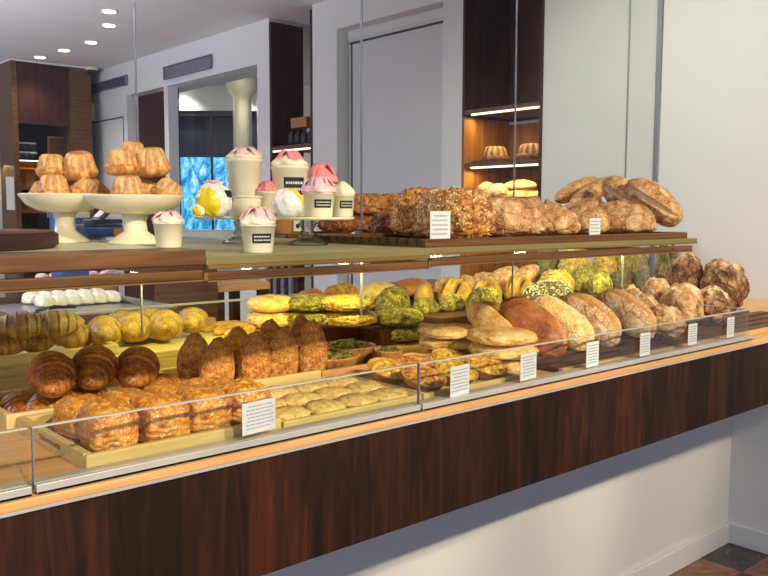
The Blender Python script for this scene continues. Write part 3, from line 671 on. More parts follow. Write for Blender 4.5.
for px_ in (358, 619):
    x = col(px_, YG-.03, ZS)
    MB().lathe([(.016, 0), (.018, .003), (.018, .012), (.01, .018)], 18, c=(x, YG-.03, 0)).build('standoff', 'steel', sh, True)
    MB().lathe([(.012, -.052), (.02, -.048), (.02, -.040)], 18, c=(x, YG-.03, 0)).build('lamp', 'led_warm', sh, True)
    MB().tube([(x, YG-.03, -.04), (x, YG-.03, -.0085)], .008, 8).build('lamp_stem', 'bronze', sh, True)
x = col(619, YG-.03, ZS)
MB().tube([(x+.02, YG-.03, -.05), (x+.022, YG-.03, -.12), (x+.02, YG-.03, -.2)], .0018, 6).tube([(x+.035, YG-.03, -.042), (x+.055, YG-.03, -.07), (x+.06, YG-.03, -.13), (x+.058, YG-.03, -.2)], .0018, 6).build('cable', 'steel', sh, True)
for px_, pw in ((150, 2.5), (260, 3), (358, 4), (450, 4), (535, 5), (619, 5)):
    x = col(px_, YG-.03, ZS); spot((x, YG-.03, ZS-.056), (x+.03, .86, 1.2), pw, (.96, .92, .30), 150, .8, .02)

# boards on the glass shelf
def tray_box(name, x0, x1, y0, y1, z, h, mat, label, slots=False, th=.012, wt=None, cat='tray', group=None):
    t = empty(name, ((x0+x1)/2, (y0+y1)/2, z), label=label, cat=cat, group=group); a, b_ = (x1-x0)/2, (y1-y0)/2
    MB().box((-a+.001, -b_+.001, 0), (a-.001, b_-.001, .006)).build('base', mat, t)
    MB().box((-a, -b_, 0), (a, -b_+th, h)).build('front_rim', wt or mat, t, bevel=.003); MB().box((-a, b_-th, 0), (a, b_, h)).build('rear_rim', wt or mat, t, bevel=.003)
    for s in (-1, 1):
        xx0, xx1 = (-a, -a+th) if s < 0 else (a-th, a)
        if slots and s < 0:
            MB().box((xx0, -b_+th, 0), (xx1, b_-th, h*.32)).box((xx0, -b_+th, h*.72), (xx1, b_-th, h)).box((xx0, -b_+th, h*.32), (xx1, -.05, h*.72)).box((xx0, .05, h*.32), (xx1, b_-th, h*.72)).build('side_rim', wt or mat, t)
        else: MB().box((xx0, -b_+th, 0), (xx1, b_-th, h)).build('side_rim', wt or mat, t)
    return t
ubt = tray_box('bread_board', X2+.003, X3-.001, .014, .42, ZS+.0002, .016, 'shelf_wood', 'long dark wooden board holding the loaves on the upper shelf', th=.012)
mb = MB()
for k in range(14): mb.box((-(X3-X2)/2-.0005, -.18+k*.027, .006), (-(X3-X2)/2+.0025, -.18+k*.027+.004, .0165))
mb.build('joints', 'charcoal', ubt)
ub2 = tray_box('bread_board', X2+.12, X3-.02, .63, .80, ZS+.0002, .012, 'shelf_wood', 'narrow wooden board behind the tall glass on the upper shelf', th=.012)
tray_box('bread_board', X2+.12, X3-.02, .43, .59, ZS+.0002, .012, 'shelf_wood', 'wooden board just in front of the tall glass on the upper shelf', th=.012)
ZU = ZS+.0065

# ---------------------------------------------------------------- cake stands, tarts and cups on the shelf
o = empty('chocolate_tart', (.30, .30, ZS+.0105), label='flat dark chocolate tart lying at the left end of the shelf', cat='tart')
R_ = .30+(col(51, .30, 1.45)-.30)-.30
R_ = max(.10, col(51, .30, 1.45)-.30)
MB().lathe([(R_*.96, 0), (R_, .004), (R_, .020), (R_*.985, .023)], 56).build('crust', 'choc_side', o, True); MB().lathe([(R_*.975, .0235), (R_*.97, .026), (R_*.2, .0265)], 56).build('filling', 'choc', o, True)
ZL = ZS+.0102
def stand(R, H, mat, rim=.012, plate=None, foot=.55):
    t = empty('cake_stand', (0, 0, 0))
    MB().lathe([(R*foot, 0), (R*foot, .004), (R*foot*.8, .010), (R*.24, .022), (R*.22, H*.5), (R*.27, H-.026)], 48).build('pedestal', mat, t, True)
    MB().lathe([(R*.26, H-.026), (R*.55, H-.024), (R*.84, H-.012), (R, H+rim*.4), (R, H+rim*.6), (R*.96, H+rim*.5), (R*.86, H-.004), (R*.1, H-.005)], 64).build('plate', plate or mat, t, True); return t
yS1, yS2 = .40, .26
for (px_, yy, pw, pyb, pyt, lab) in ((66, .42, 86, 240, 194, 'left white porcelain cake stand piled with small kugelhopfs'), (136, .28, 98, 244, 194, 'right white porcelain cake stand piled with small kugelhopfs')):
    x = col(px_, yy, ZS); s_ = ppm((x, yy, ZS+.04)); R = pw/2/s_; H = 47/s_
    st = stand(R, H-.005, 'porcelain'); st.location = (x, yy, ZL); tag(st, lab, 'cake stand', 'white porcelain cake stands')
    if px_ < 100: A1 = (x, yy, ZL+H-.0095, s_, R)
    else: A2 = (x, yy, ZL+H-.0095, s_, R)
def mini_kugel(R, H, seed):
    n = 12; prof = [(R*.62, 0), (R*.84, H*.05), (R*1.0, H*.18), (R*1.02, H*.30), (R*.93, H*.40), (R*.86, H*.44), (R*.88, H*.50), (R*.84, H*.68), (R*.76, H*.86), (R*.62, H*.97), (R*.4, H), (R*.15, H*.96)]
    def fn(t, r, z, i):
        r *= 1+.04*noise.noise(Vector((math.cos(t)*1.3+seed*3, math.sin(t)*1.3, z*30)))
        return r*(1-.10*(.5+.5*math.cos(n*t))**2) if 7 <= i <= 9 else (r*(1+.05*math.cos(n*1.5*t)) if i in (5, 6) else r)
    mb = MB().lathe(prof, 84, fn); K = [(.3*(.5+.5*math.cos(n*2*PI*(j % 84)/84))**3+(.15) if 5 <= j//84 <= 9 else (.75 if j//84 in (5, 6) else 0)) for j in range(len(mb.V))]
    return mb.V, mb.F, K
def kug(A, items, side):
    x0_, y0_, z0_, s_, R = A; base = None
    for i, (px_, dy, pyb, wpx, rot, lab) in enumerate(items):
        yy = y0_+dy; z = z0_ if pyb >= 192 else None
        pt = ony(px_, pyb, yy); z = z0_ if pyb >= 190 else max(pt[2], z0_)+.004; x = col(px_, yy, z); ss = ppm((x, yy, z)); Rk = wpx*.55/ss
        food('kugelhopf', mini_kugel(Rk, Rk*1.58, i+side*7), 'cr_kugel', (x, yy, z), rot, lab, 'cake', 'small kugelhopfs on the %s cake stand' % ('left' if side == 0 else 'right'))
kug(A1, [(54, -.01, 192, 29, (0, 0, 0), 'small kugelhopf low on the left stand, in front'), (41, .03, 192, 22, (.5, -.3, .4), 'small kugelhopf tipped at the far left of the left stand'),
         (52, .045, 180, 27, (0, 0, .2), 'small kugelhopf in the upper layer of the left stand, left one'), (81, .02, 181, 31, (.15, -.3, .5), 'small kugelhopf tilted high on the left stand, right one'),
         (80, -.01, 192, 27, (.5, .3, .9), 'rough crusted kugelhopf low on the left stand, under the tilted one'), (99, -.012, 193, 25, (-.4, .5, 1.2), 'kugelhopf at the right of the left stand, behind the right stand')], 0)
kug(A2, [(128, -.035, 192, 30, (.1, -.1, .3), 'small kugelhopf low in front on the right stand'), (161, -.02, 192, 28, (.3, .5, .3), 'small kugelhopf lying low at the right of the right stand'),
         (122, .03, 178, 30, (0, 0, .7), 'small kugelhopf high on the right stand, left one'), (153, .02, 178, 32, (.1, -.15, .1), 'small kugelhopf high on the right stand, right one'),
         (133, .075, 166, 25, (0, 0, .5), 'small kugelhopf topmost at the back of the right stand'), (140, .05, 190, 27, (.2, .2, 0), 'small kugelhopf half hidden in the middle of the right stand')], 1)

# payment terminal in a blue dish behind the stands
tz = ZL
x = col(103, .70, ZS); s_ = ppm((x, .7, ZS))
pd = empty('serving_dish', (x, .70, tz), label='blue and orange dish behind the two white cake stands', cat='dish')
w2 = 21/s_
MB().lathe([(.6*w2, 0), (w2*.97, .018), (w2, .022), (w2*.94, .022), (w2*.5, .006)], 32, fn=None).build('bowl', 'blue_plastic', pd, True).scale = (1, .6, 1)
MB().box((w2*.28, -.62*w2, .001), (w2*.85, -.40*w2, .019)).build('end_panel', 'orange_wood', pd, bevel=.003)
MB().box((-w2, -.012, .0225), (w2*.9, .04, .028)).build('spatula', 'charcoal', pd, bevel=.002)
ptm = empty('card_reader', (x+.010, .715, tz+.029), (0, 0, .1), label='black card reader with grey screen propped on the blue dish', cat='card reader')
MB().box((-.04, -.02, 0), (.035, .02, .010)).build('cradle', 'charcoal', ptm, bevel=.002)
sb = MB().box((-.035, -.018, 0), (.035, .018, .010)).build('handset', 'charcoal', ptm, bevel=.003); sb.location = (.01, 0, .025); sb.rotation_euler = (0, -.7, 0)
sc2 = MB().box((-.028, -.014, 0), (.022, .014, .001)).build('screen', 'steel', sb); sc2.location = (0, 0, .0102)
def pebble_strip(parent, w, h_, y, z, mat='ink', rows=3, seed=1, col_='ink'):
    rr = random.Random(seed); mb = MB()
    for r in range(rows):
        zz_ = z+h_*(1-(r+.5)/rows); xx = -w*rr.uniform(.32, .46); lim = w*rr.uniform(.32, .46)
        while xx < lim:
            ww = w*rr.uniform(.05, .14); mb.box((xx, y-.0004, zz_-h_/rows*.22), (min(xx+ww, lim), y, zz_+h_/rows*.16)); xx += ww+w*.025
    return mb.build('lettering', mat, parent)
RB = lambda Rr: None
def gelato_cup(wpx, hpx, px_, pyb, yy, z, label_, top='cream', swirl=True, ribbon=True, topw=1.0, zlab=.45, toph=.45, rot=.22, ribmat='pink_cream', face=True, lid=False):
    x = col(px_, yy, z); s_ = ppm((x, yy, z)); R = wpx/2/s_; H = hpx/s_
    t = empty('treat_cup', (x, yy, z+.0003), (0, 0, 0), label=label_, cat='cup', group='white paper cups with cream and pink ribbons')
    MB().lathe([(R*.80, 0), (R*.82, .002), (R*.97, H*.93), (R*1.03, H*.94), (R*1.03, H), (R*.9, H)], 40).build('cup_body', 'cup', t, True)
    n = 14; hh = R*toph*2
    prof = [(R*.98*topw, H), (R*1.02*topw, H+hh*.15), (R*.86*topw, H+hh*.4), (R*.62*topw, H+hh*.62), (R*.4*topw, H+hh*.8), (R*.18*topw, H+hh*.95), (R*.03, H+hh)]
    def fn(tt, r, z_, i): return r*(1+.09*math.cos(6*tt+i*.9)+.05*noise.noise(Vector((math.cos(tt)*2, math.sin(tt)*2, z_*60+px_))))
    MB().lathe(prof, 60, fn).build('whipped_topping', top, t, True)
    if ribbon:                           # wrinkled ribbon bow
        mb = MB(); rr = random.Random(int(px_))
        for a in np.linspace(0, 2*PI, 7)[:-1]:
            a += rr.uniform(-.3, .3); L_ = R*rr.uniform(.7, 1.05); pts = []
            k = len(mb.V)
            for q_ in range(9):
                u = q_/8; rad = L_*u; zz_ = H+hh*(.75+.45*math.sin(PI*u)*rr.uniform(.85, 1.1))-hh*.5*u*u; wq = R*.30*(.35+u*.8)
                for s2 in (-1, -.33, .33, 1): mb.V.append((rad*math.cos(a)-s2*wq*math.sin(a), rad*math.sin(a)+s2*wq*math.cos(a), zz_+R*.08*math.cos(s2*4+u*9)))
            for q_ in range(8):
                for s2 in range(3): b0 = k+q_*4+s2; mb.F.append([b0, b0+1, b0+5, b0+4])
        rb = mb.build('ribbon', ribmat, t, True); md = rb.modifiers.new('solid', 'SOLIDIFY'); md.thickness = .0012
    if face:                             # black label wrapped on the side facing the customers
        mb = MB(); mt = MB(); cen = -PI/2+rot-.55; n = 10; aw = .62
        z0_, z1_ = H*(zlab-.17), H*(zlab+.17)
        def rad(zv): return R*(.82+.15*(zv/(H*.93)))
        for q_ in range(n+1):
            a = cen-aw+2*aw*q_/n
            for zv in (z0_, z1_): mb.V.append(((rad(zv)+.0006)*math.cos(a), (rad(zv)+.0006)*math.sin(a), zv))
        for q_ in range(n): mb.F.append([2*q_, 2*q_+2, 2*q_+3, 2*q_+1])
        lb = mb.build('label', 'black_label', t, True)
        rr = random.Random(int(px_)+5)
        for row in (.68, .32):
            a = cen-aw*.8
            while a < cen+aw*.75:
                da = aw*rr.uniform(.08, .2); zc = z0_+(z1_-z0_)*row; hz = (z1_-z0_)*.07
                k = len(mt.V)
                for aa in (a, a+da):
                    for zv in (zc-hz, zc+hz): mt.V.append(((rad(zv)+.001)*math.cos(aa), (rad(zv)+.001)*math.sin(aa), zv))
                mt.F.append([k, k+2, k+3, k+1]); a += da+aw*.06
        mt.build('lettering', 'paper', lb)
    return t
gelato_cup(30, 25, 169, 244, .10, ZS+.010, 'small white cup with cream swirl beside the right porcelain stand', face=False, toph=.3, ribmat='pink_cream')
gelato_cup(35, 28, 258.5, 253, .05, ZS, 'white cup with whipped peak and black label, alone at the shelf edge', toph=.42, zlab=.52)
# crystal stands
def gstand(px_, yy, wpx, pyt, pyb, label_):
    x = col(px_, yy, ZS); s_ = ppm((x, yy, ZS+.05)); R = wpx/2/s_; H = (pyb-pyt)/s_
    st = empty('cake_stand', (x, yy, ZS+.0003), label=label_, cat='cake stand', group='glass cake stands with cups')
    MB().lathe([(R*.42, 0), (R*.44, .003), (R*.3, .010), (R*.13, .016), (R*.2, H*.35), (R*.12, H*.55), (R*.2, H*.78), (R*.14, H*.85), (R*.3, H-.006)], 40).build('pedestal', 'crystal', st, True)
    MB().lathe([(R*.3, H-.006), (R*.97, H-.006), (R, H-.003), (R, H), (R*.1, H)], 64).build('plate', 'porcelain', st, True)
    return (x, yy, ZS+H, s_, R)
G1 = gstand(243, .42, 96, 216, 243, 'left glass-footed cake stand carrying the tall pink-bowed cup')
G2 = gstand(308, .26, 94, 218, 246, 'right glass-footed cake stand crowded with pink cups')
gelato_cup(35, 57, 245, 198, .40, G1[2], 'tall white cup with round cream top and pale pink bow, no label in view', face=False, toph=.26, ribmat='pink_cream')
gelato_cup(37, 50, 290, 200, .34, G2[2], 'tall white cup with pink bow and black label on the right glass stand', toph=.35, zlab=.6, ribmat='pink_ribbon')
gelato_cup(32, 24, 319, 214, .22, G2[2], 'white cup heaped with pink ribbon and black label, at front of right glass stand', top='pink_cream', topw=1.1, toph=.42, zlab=.55, ribmat='pink_cream')
gelato_cup(24, 22, 343, 214, .26, G2[2], 'small white cup with cream peak at the right rim of the glass stand', ribbon=False, toph=.55, zlab=.55)
gelato_cup(24, 25, 268, 200, .36, G2[2], 'white cup with pink ribbon, half hidden between the two tall cups', top='pink_ribbon', face=False, toph=.35, ribmat='pink_ribbon')
gelato_cup(30, 33, 322, 200, .345, G2[2], 'white cup bulging with bright pink ribbon, behind the front pink cup', top='pink_ribbon', topw=1.15, toph=.55, face=False, ribmat='pink_ribbon')
# small ring under the tall cup
o = empty('lidded_pot', (col(247, .33, G1[2]), .33, G1[2]+.0003), label='low white lidded pot before the tall cup on the left glass stand', cat='pot')
s_ = G1[3]*1.05; MB().lathe([(13/s_, 0), (14/s_, 17/s_), (14/s_, 18/s_)], 36).build('pot_body', 'cup', o, True); MB().lathe([(14.5/s_, 18/s_), (15.5/s_, 18.6/s_), (15.5/s_, 20/s_), (5/s_, 20.6/s_)], 36).build('lid', 'cup', o, True)
# wrapped white and yellow balls
def wrapped(px_, pyc, yy, wpx, z, lab, bow, tagm):
    x = col(px_, yy, z); s_ = ppm((x, yy, z)); D_ = wpx/s_
    D, F_ = ico(5); V = []; K = []
    for d in D:
        n = fbm((d[0]*1.3+px_, d[1]*1.3, d[2]*1.3))*.07+.025*math.sin(8*math.atan2(d[1], d[0])+3*d[2])
        V.append((d[0]*D_/2*(1+n), d[1]*D_/2*(1+n), max(-D_/2*.88, d[2]*D_/2*(1+n))+D_/2*.88)); K.append(1 if ((d[0]*.75-d[1]*.1+d[2]*.65 > .45) if px_ > 250 else (-d[0]*.9-d[1]*.4-d[2]*.2 > .55)) else 0)
    o = food('wrapped_sweet', (V, F_, K), 'sweet_wrap', (x, yy, z+.0003), (0, 0, 0), lab, 'sweet', 'white and yellow wrapped sweets')
    if bow: MB().lathe([(.001, D_*.86), (D_*.22, D_*.90), (D_*.26, D_*.96), (D_*.08, D_*1.0), (.001, D_*.94)], 24, lambda t, r, z_, i: r*(1+.35*math.cos(3*t))).build('bow', 'pink_cream', o, True)
    if tagm: tg = MB().box((-D_*.12, -.001, -D_*.1), (D_*.12, .001, D_*.1)).build('label', 'black_label', o); tg.location = (D_*.22, -D_*.42, D_*.62); tg.rotation_euler = (-.3, 0, .45)
    return o
m = crust('sweet_wrap', (240, 238, 225), (250, 248, 238), (255, 253, 248), (246, 224, 40), 20, .3, .15, 60, .4)
wrapped(214, 198, .36, 36, G1[2], 'white wrapped sweet with yellow side, pink bow and small tag, on the left glass stand', True, True)
wrapped(288, 198, .17, 31, G2[2], 'round white and yellow wrapped sweet at the front of the right glass stand', False, False)
wrapped(199, 206, .36, 13, G1[2], 'small yellow wrapped sweet at the left rim of the left glass stand', False, False)
# kraft bag behind the stands
x = col(286, .72, ZS); o = empty('paper_bag', (x, .72, ZS+.0003), label='brown paper packet with a round sticker behind the glass stands', cat='bag'); s_ = ppm((x, .72, ZS))
b3 = mk('bag_body', *blob(30/s_, .06, 27/s_, e=3.5, flatz=.9, seed=5, amp=.04, sub=4)[:2], 'kraft', o); k3 = MB().box((-.012, -.001, -.014), (.012, .001, .014)).build('sticker', 'paper', o); k3.location = (.012, -.035, .030)
mb = MB().lathe([(.002, 0), (.006, .0002), (.006, .0008)], 18); k4 = mb.build('ring_mark', 'charcoal', k3, True); k4.rotation_euler = (PI/2, 0, 0); k4.location = (0, -.001, 0)

# ---------------------------------------------------------------- loaves on the upper shelf
def at(px_, pyb, yy, zmin=None):
    p_ = ony(px_, pyb, yy); z = p_[2] if zmin is None else max(p_[2], zmin); return (col(px_, yy, z), yy, z)
def loaf(name, px_, yy, z, wpx, hpx, depth, mat, rot, label, cat='bread', group=None, cuts=(), seed=0, seeds=None, amp=.05, e=2.3, ridge=0, tilt=(0, 0), flatz=.35, sub=5, point=0):
    x = col(px_, yy, z); s_ = ppm((x, yy, z+.04)); L, H = wpx/s_, hpx/s_
    o = food(name, blob(L, depth, H, e=e, flatz=flatz, seed=seed, cuts=[(a, of*L, hw*L, d*H, hl*L) for a, of, hw, d, hl in cuts], amp=amp, ridge=ridge, sub=sub, point=point), mat, (x, yy, z), (tilt[0], tilt[1], rot), label, cat, group)
    if seeds: seeds_on(o, seeds[0], seeds[1], seeds[2], seed, *(seeds[3:]))
    return o
CR = ((.7, -.12, .035, .16, .3), (-.7, .1, .035, .14, .3))
GU = 'loaves on the upper shelf'
ZP = ZS+.0065
loaf('fruit_loaf', 351, .72, ZP, 66, 22, .10, 'cr_loaf', -.1, 'brown crumb-topped loaf lowest at the left end of the upper bread shelf', group=GU, seed=1, amp=.08, ridge=.12, e=3)
loaf('fruit_loaf', 396, .52, ZP, 52, 24, .10, 'cr_loaf', -.2, 'brown crumb-topped loaf partly behind the big nut loaf', group=GU, seed=2, amp=.08, ridge=.12, e=3)
loaf('fruit_loaf', 364, .70, ZP+.052, 44, 22, .10, 'cr_nut', -.1, 'nutty brown loaf stacked on top at the left end of the upper bread shelf', group=GU, seed=3, amp=.08, ridge=.1, e=3)
loaf('fruit_loaf', 395, .70, ZP+.052, 40, 22, .10, 'cr_nut', .1, 'nutty brown loaf stacked on top, just left of the big nut loaf', group=GU, seed=31, amp=.08, ridge=.1, e=3)
loaf('nut_loaf', 452, .20, ZP, 52, 50, .20, 'cr_nut', -.15, 'big golden nut-crusted loaf behind the white card on the upper shelf', group=GU, seed=4, amp=.07, ridge=.16, e=3.2, seeds=(380, .0036, 'seed_pale'))
loaf('nut_loaf', 425, .34, ZP+.0, 50, 48, .16, 'cr_nut', .35, 'golden nut-crusted loaf leaning against the big one from the left', group=GU, seed=5, amp=.07, ridge=.14, e=3, seeds=(330, .0036, 'seed_dark'))
loaf('sourdough_loaf', 503, .20, ZP, 70, 42, .19, 'cr_rustic', .1, 'large cracked brown sourdough loaf right of the nut loaf', group=GU, seed=6, cuts=((-.45, .05, .04, .2, .3), (.8, -.1, .03, .15, .2)), amp=.08)
loaf('sourdough_loaf', 549, .22, ZP, 42, 32, .15, 'cr_rustic', .4, 'smaller cracked sourdough loaf, second in the row of round loaves', group=GU, seed=7, cuts=CR, amp=.1)
loaf('sourdough_loaf', 580, .22, ZP, 46, 33, .17, 'cr_rustic', -.3, 'smooth brown sourdough loaf partly behind the small white card', group=GU, seed=8, cuts=((.3, .1, .03, .1, .3),), amp=.05)
loaf('sourdough_loaf', 619, .18, ZP, 46, 34, .19, 'cr_rustic', .3, 'brown sourdough loaf at the right, below the leaning ovals', group=GU, seed=9, cuts=CR, amp=.06)
loaf('sourdough_loaf', 478, .37, ZP, 44, 44, .13, 'cr_rustic', .2, 'pale sourdough loaf showing between the nut loaf and the large cracked loaf', group=GU, seed=10, amp=.06)
loaf('sourdough_loaf', 535, .47, ZP, 55, 36, .13, 'cr_rustic', .0, 'sourdough loaf in the rear row behind the two cracked loaves', group=GU, seed=11, amp=.06, cuts=CR)
loaf('sourdough_loaf', 590, .36, ZP, 46, 34, .13, 'cr_rustic', .2, 'sourdough loaf in the rear row behind the small white card', group=GU, seed=12, amp=.06, cuts=CR)
def leaning(px0, py0, px1, py1, yy0, yy1, wpx, tpx, mat, label, seed, cuts=(), roll=0, group=GU):
    """oval loaf whose long axis runs from one point to another"""
    a, b_ = Vector(ony(px0, py0, yy0)), Vector(ony(px1, py1, yy1)); c = (a+b_)/2; s_ = ppm(tuple(c)); L = (b_-a).length
    o = food('oval_loaf', blob(L, wpx/s_, tpx/s_, seed=seed, cuts=[(q0, of*L, hw*L, d*tpx/s_, hl*L) for q0, of, hw, d, hl in cuts], flatz=.6, amp=.05), mat, c, label=label, cat='bread', group=group)
    X = (b_-a).normalized(); cam_dir = (Vector(CAM)-c).normalized(); Z = (cam_dir-X*cam_dir.dot(X)).normalized()
    Z = (Z+Vector((0, 0, roll))); Z = (Z-X*Z.dot(X)).normalized(); Y = Z.cross(X)
    M = Matrix((X, Y, Z)).transposed(); o.rotation_euler = M.to_euler(); o.location = c-Z*(tpx/s_)*.4
    return o
leaning(556, 200, 596, 180, .56, .57, 17, 20, 'cr_rustic', 'slim oval loaf lying highest at the left of the leaning ovals', 20)
leaning(572, 205, 612, 180, .44, .47, 19, 20, 'cr_rustic', 'slim oval loaf leaning just right of the highest one', 21)
leaning(650, 222, 606, 180, .26, .34, 32, 30, 'cr_rustic', 'oval loaf leaning behind the big right-hand oval', 22, ((.2, 0, .03, .12, .4),))
leaning(680, 222, 628, 182, .12, .26, 33, 30, 'cr_rustic', 'big oval crusty loaf leaning at the right end of the upper shelf', 23, ((.1, .02, .03, .15, .35),))

# ---------------------------------------------------------------- price cards
def card(px_, pyc, wpx, hpx, yy, lab, lean=0, rz=0, stand_=False, rows=7, z=None):
    p_ = ony(px_, pyc+hpx/2, yy); x = p_[0]; zz_ = p_[2] if z is None else z; s_ = ppm((x, yy, zz_)); cw = wpx/s_/math.cos(YAW-rz)*.92; ch = hpx/s_
    t = empty('price_card', (x, yy, zz_), (lean, 0, rz), label=lab, cat='price card', group='white printed price cards')
    MB().box((-cw/2, -.001, 0), (cw/2, 0, ch)).build('card', 'paper', t)
    pebble_strip(t, cw, ch*.8, -.0011, ch*.12, rows=rows, seed=int(px_))
    MB().box((-cw/2-.002, 0.0002, -.001), (cw/2+.002, .0012, ch+.001)).build('holder', 'clear_glass', t)
    return t
YC = .0155
card(259, 416, 38, 32, YC, 'large white printed card by the puff pastries, left end of the row', rz=.12)
card(459.5, 380, 27, 30, YC, 'white printed card in front of the quiches', rz=.1)
card(528, 366, 24, 27, YC, 'white printed card in front of the flat round breads', rz=.08)
card(592, 354, 19, 25, YC, 'white printed card between sesame loaf and floured loaves', rz=.05)
card(644.5, 344, 15, 23, YC, 'white printed card below the knotted loaves, third from the right end', rz=0)
card(692, 334, 14, 21, YC, 'white printed card, second from the right end of the counter', rz=0)
card(730, 327, 12, 20, YC, 'white printed card at the right end of the counter', rz=0)
card(440, 221.5, 23, 28, .035, 'white printed card before the nut loaf on the upper shelf', z=ZP+.008, rows=5)
card(594.5, 223.5, 15, 17, .028, 'small white printed card before the sourdough loaves on the upper shelf', z=ZP+.008, rows=4)

# ---------------------------------------------------------------- front row trays
xT = [col(77, .10, 1.13), col(247, .10, 1.13), col(396, .10, 1.13), col(510, .10, 1.13)]
xT = [.475, .80, 1.135, 1.44]
GT = 'pale wooden pastry trays at the counter front'
tray_box('pastry_tray', .455, .795, .062, .368, ZT, .024, 'pale_tray', 'pale wooden tray with hand slot holding the square puff pastries', slots=True, group=GT)
tray_box('pastry_tray', .80, 1.13, .062, .335, ZT, .016, 'pale_tray', 'pale low tray of flat round cookies at the counter front', group=GT)
tray_box('pastry_tray', 1.135, 1.44, .062, .335, ZT, .016, 'pale_tray', 'pale low tray of quiches at the counter front', group=GT)
tray_box('pastry_tray', .44, .80, .372, .585, ZT, .028, 'pale_tray', 'pale wooden tray under the dark croissants', group=GT)
tray_box('pastry_tray', .805, 1.09, .338, .585, ZT, .030, 'pale_tray', 'pale wooden tray under the standing turnovers', group=GT)
tray_box('pastry_tray', 1.095, 1.385, .342, .588, ZT, .026, 'board_wood', 'dark wooden tray with pale rim holding the green tarts', wt='oak', group=GT)
ZF = ZT+.0065
# square puff pastries
GP = 'glazed square puff pastries'
pq = [(100, 446, .185, 56, 46, 'glazed square puff pastry at the left front corner of the tray'), (152, 438, .190, 50, 42, 'glazed square puff pastry, second along the front of the tray'),
      (203, 428, .195, 50, 42, 'glazed square puff pastry, third along the front of the tray'), (243, 418, .205, 46, 42, 'glazed square puff pastry at the right front corner of the tray')]
xx = [.518, .602, .682, .758]
for i, (px_, pyb, yy, wpx, hpx, lab) in enumerate(pq):
    food('puff_pastry', puff(.077, .104, .072, i+1), 'cr_puff', (xx[i], .130, ZF), (0, 0, -.15+.1*(i % 2)), lab, 'pastry', GP)
for i, (x, lab) in enumerate(((.528, 'glazed square puff pastry in the tray\'s second row, furthest left'), (.606, 'glazed square puff pastry in the second row, next to the leftmost'), (.684, 'glazed square puff pastry in the second row, right of centre'), (.756, 'glazed square puff pastry in the second row, furthest right'))):
    food('puff_pastry', puff(.075, .088, .060, i+11), 'cr_puff', (x-.006, .245, ZF), (0, 0, .1-.15*(i % 2)), lab, 'pastry', GP)

# dark croissants, pointing toward the customers
GC = 'dark baked croissants in the rear left tray'
def crois(px0, py0, px1, py1, y0, y1, L, R, lab, mat='cr_croissant', bend=.06, group=GC, seed=0, name='croissant', seg=6):
    """axis runs through two picture points at given depths (first = near tip)"""
    a, b_ = Vector(ony(px0, py0, y0)), Vector(ony(px1, py1, y1)); c = (a+b_)/2; X = (b_-a).normalized()
    Z = Vector((0, 0, 1)); Z = (Z-X*Z.dot(X)).normalized(); Y = Z.cross(X)
    o = food(name, croissant(L, R, bend, seg, seed), mat, (0, 0, 0), label=lab, cat='pastry', group=group)
    o.rotation_euler = Matrix((X, Y, Z)).transposed().to_euler(); o.location = c-Z*R*.85; return o
crois(57, 391, 48, 358, .35, .49, .16, .041, 'dark croissant end-on, left one of the three on top', seed=1)
crois(93, 383, 96, 352, .38, .51, .16, .043, 'dark croissant end-on, middle one of the three on top', seed=2)
crois(134, 383, 140, 354, .38, .51, .16, .043, 'dark croissant end-on, right one of the three on top', seed=3)
crois(30, 424, 14, 398, .395, .57, .17, .036, 'dark croissant low in the far left corner of the tray', seed=4)
crois(32, 420, 62, 398, .385, .50, .15, .036, 'striped croissant pointing down beside the leftmost puff pastry', seed=5)
crois(70, 400, 100, 396, .43, .50, .15, .036, 'dark croissant lying under the left pair of top croissants', seed=6)
crois(120, 398, 152, 392, .42, .50, .15, .036, 'dark croissant lying under the right pair of top croissants', seed=7)
crois(150, 392, 178, 385, .40, .48, .14, .034, 'lighter croissant pointing right beside the turnovers', seed=8)

# standing turnovers
def turnover(Wd, Th, H, seed):
    pw_ = 1.5
    D, F_ = ico(5); V = []; K = []
    for d in D:
        e = 3.2; nrm = (abs(d[0])**e+abs(d[1])**e+abs(d[2])**e)**(1/e); x, y, z = d/nrm
        s = 1+.04*fbm((x*2+seed*4, y*2, z*2)); zz_ = (z+1)/2
        taper = 1 if zz_ < .5 else max(.0, 1-((zz_-.5)/.5)**1.8*.62)
        lean_ = .22*zz_*zz_
        V.append(((x*taper+lean_*(1 if seed % 2 else .6))*Wd/2*s, y*Th/2*s*(1-.45*zz_), max(0, (zz_*1.04-.04))*H*s)); K.append(0)
    return V, F_, K
GTn = 'standing sugar-crusted turnovers'
tg = turnover(.072, .052, .112, 1); tg2 = turnover(.070, .05, .116, 2); first = None
sp_ = [(204, .455, 0, 1, 'far left'), (226, .385, .1, 1, 'second from the left, in the front rank'), (256, .385, .2, 1.0, 'third from the left, in the front rank'), (283, .382, -.1, 1.05, 'second from the right, in the front rank'), (313, .385, .1, 1.1, 'right end of the front rank'),
       (237, .50, .1, 1.0, 'left in the rear rank'), (271, .50, 0, 1.05, 'middle of the rear rank'), (300, .50, .1, 1.1, 'right in the rear rank')]
for i, (px_, yy, rz, sc3, lab) in enumerate(sp_):
    food('turnover', tg if i % 2 else tg2, 'cr_turnover', (col(px_-(10 if px_ < 230 else 2), yy, ZF+.04), yy, ZF), (0, 0, -.35+rz), 'golden crusted turnover standing on end, '+lab, 'pastry', GTn, (1, 1, sc3))

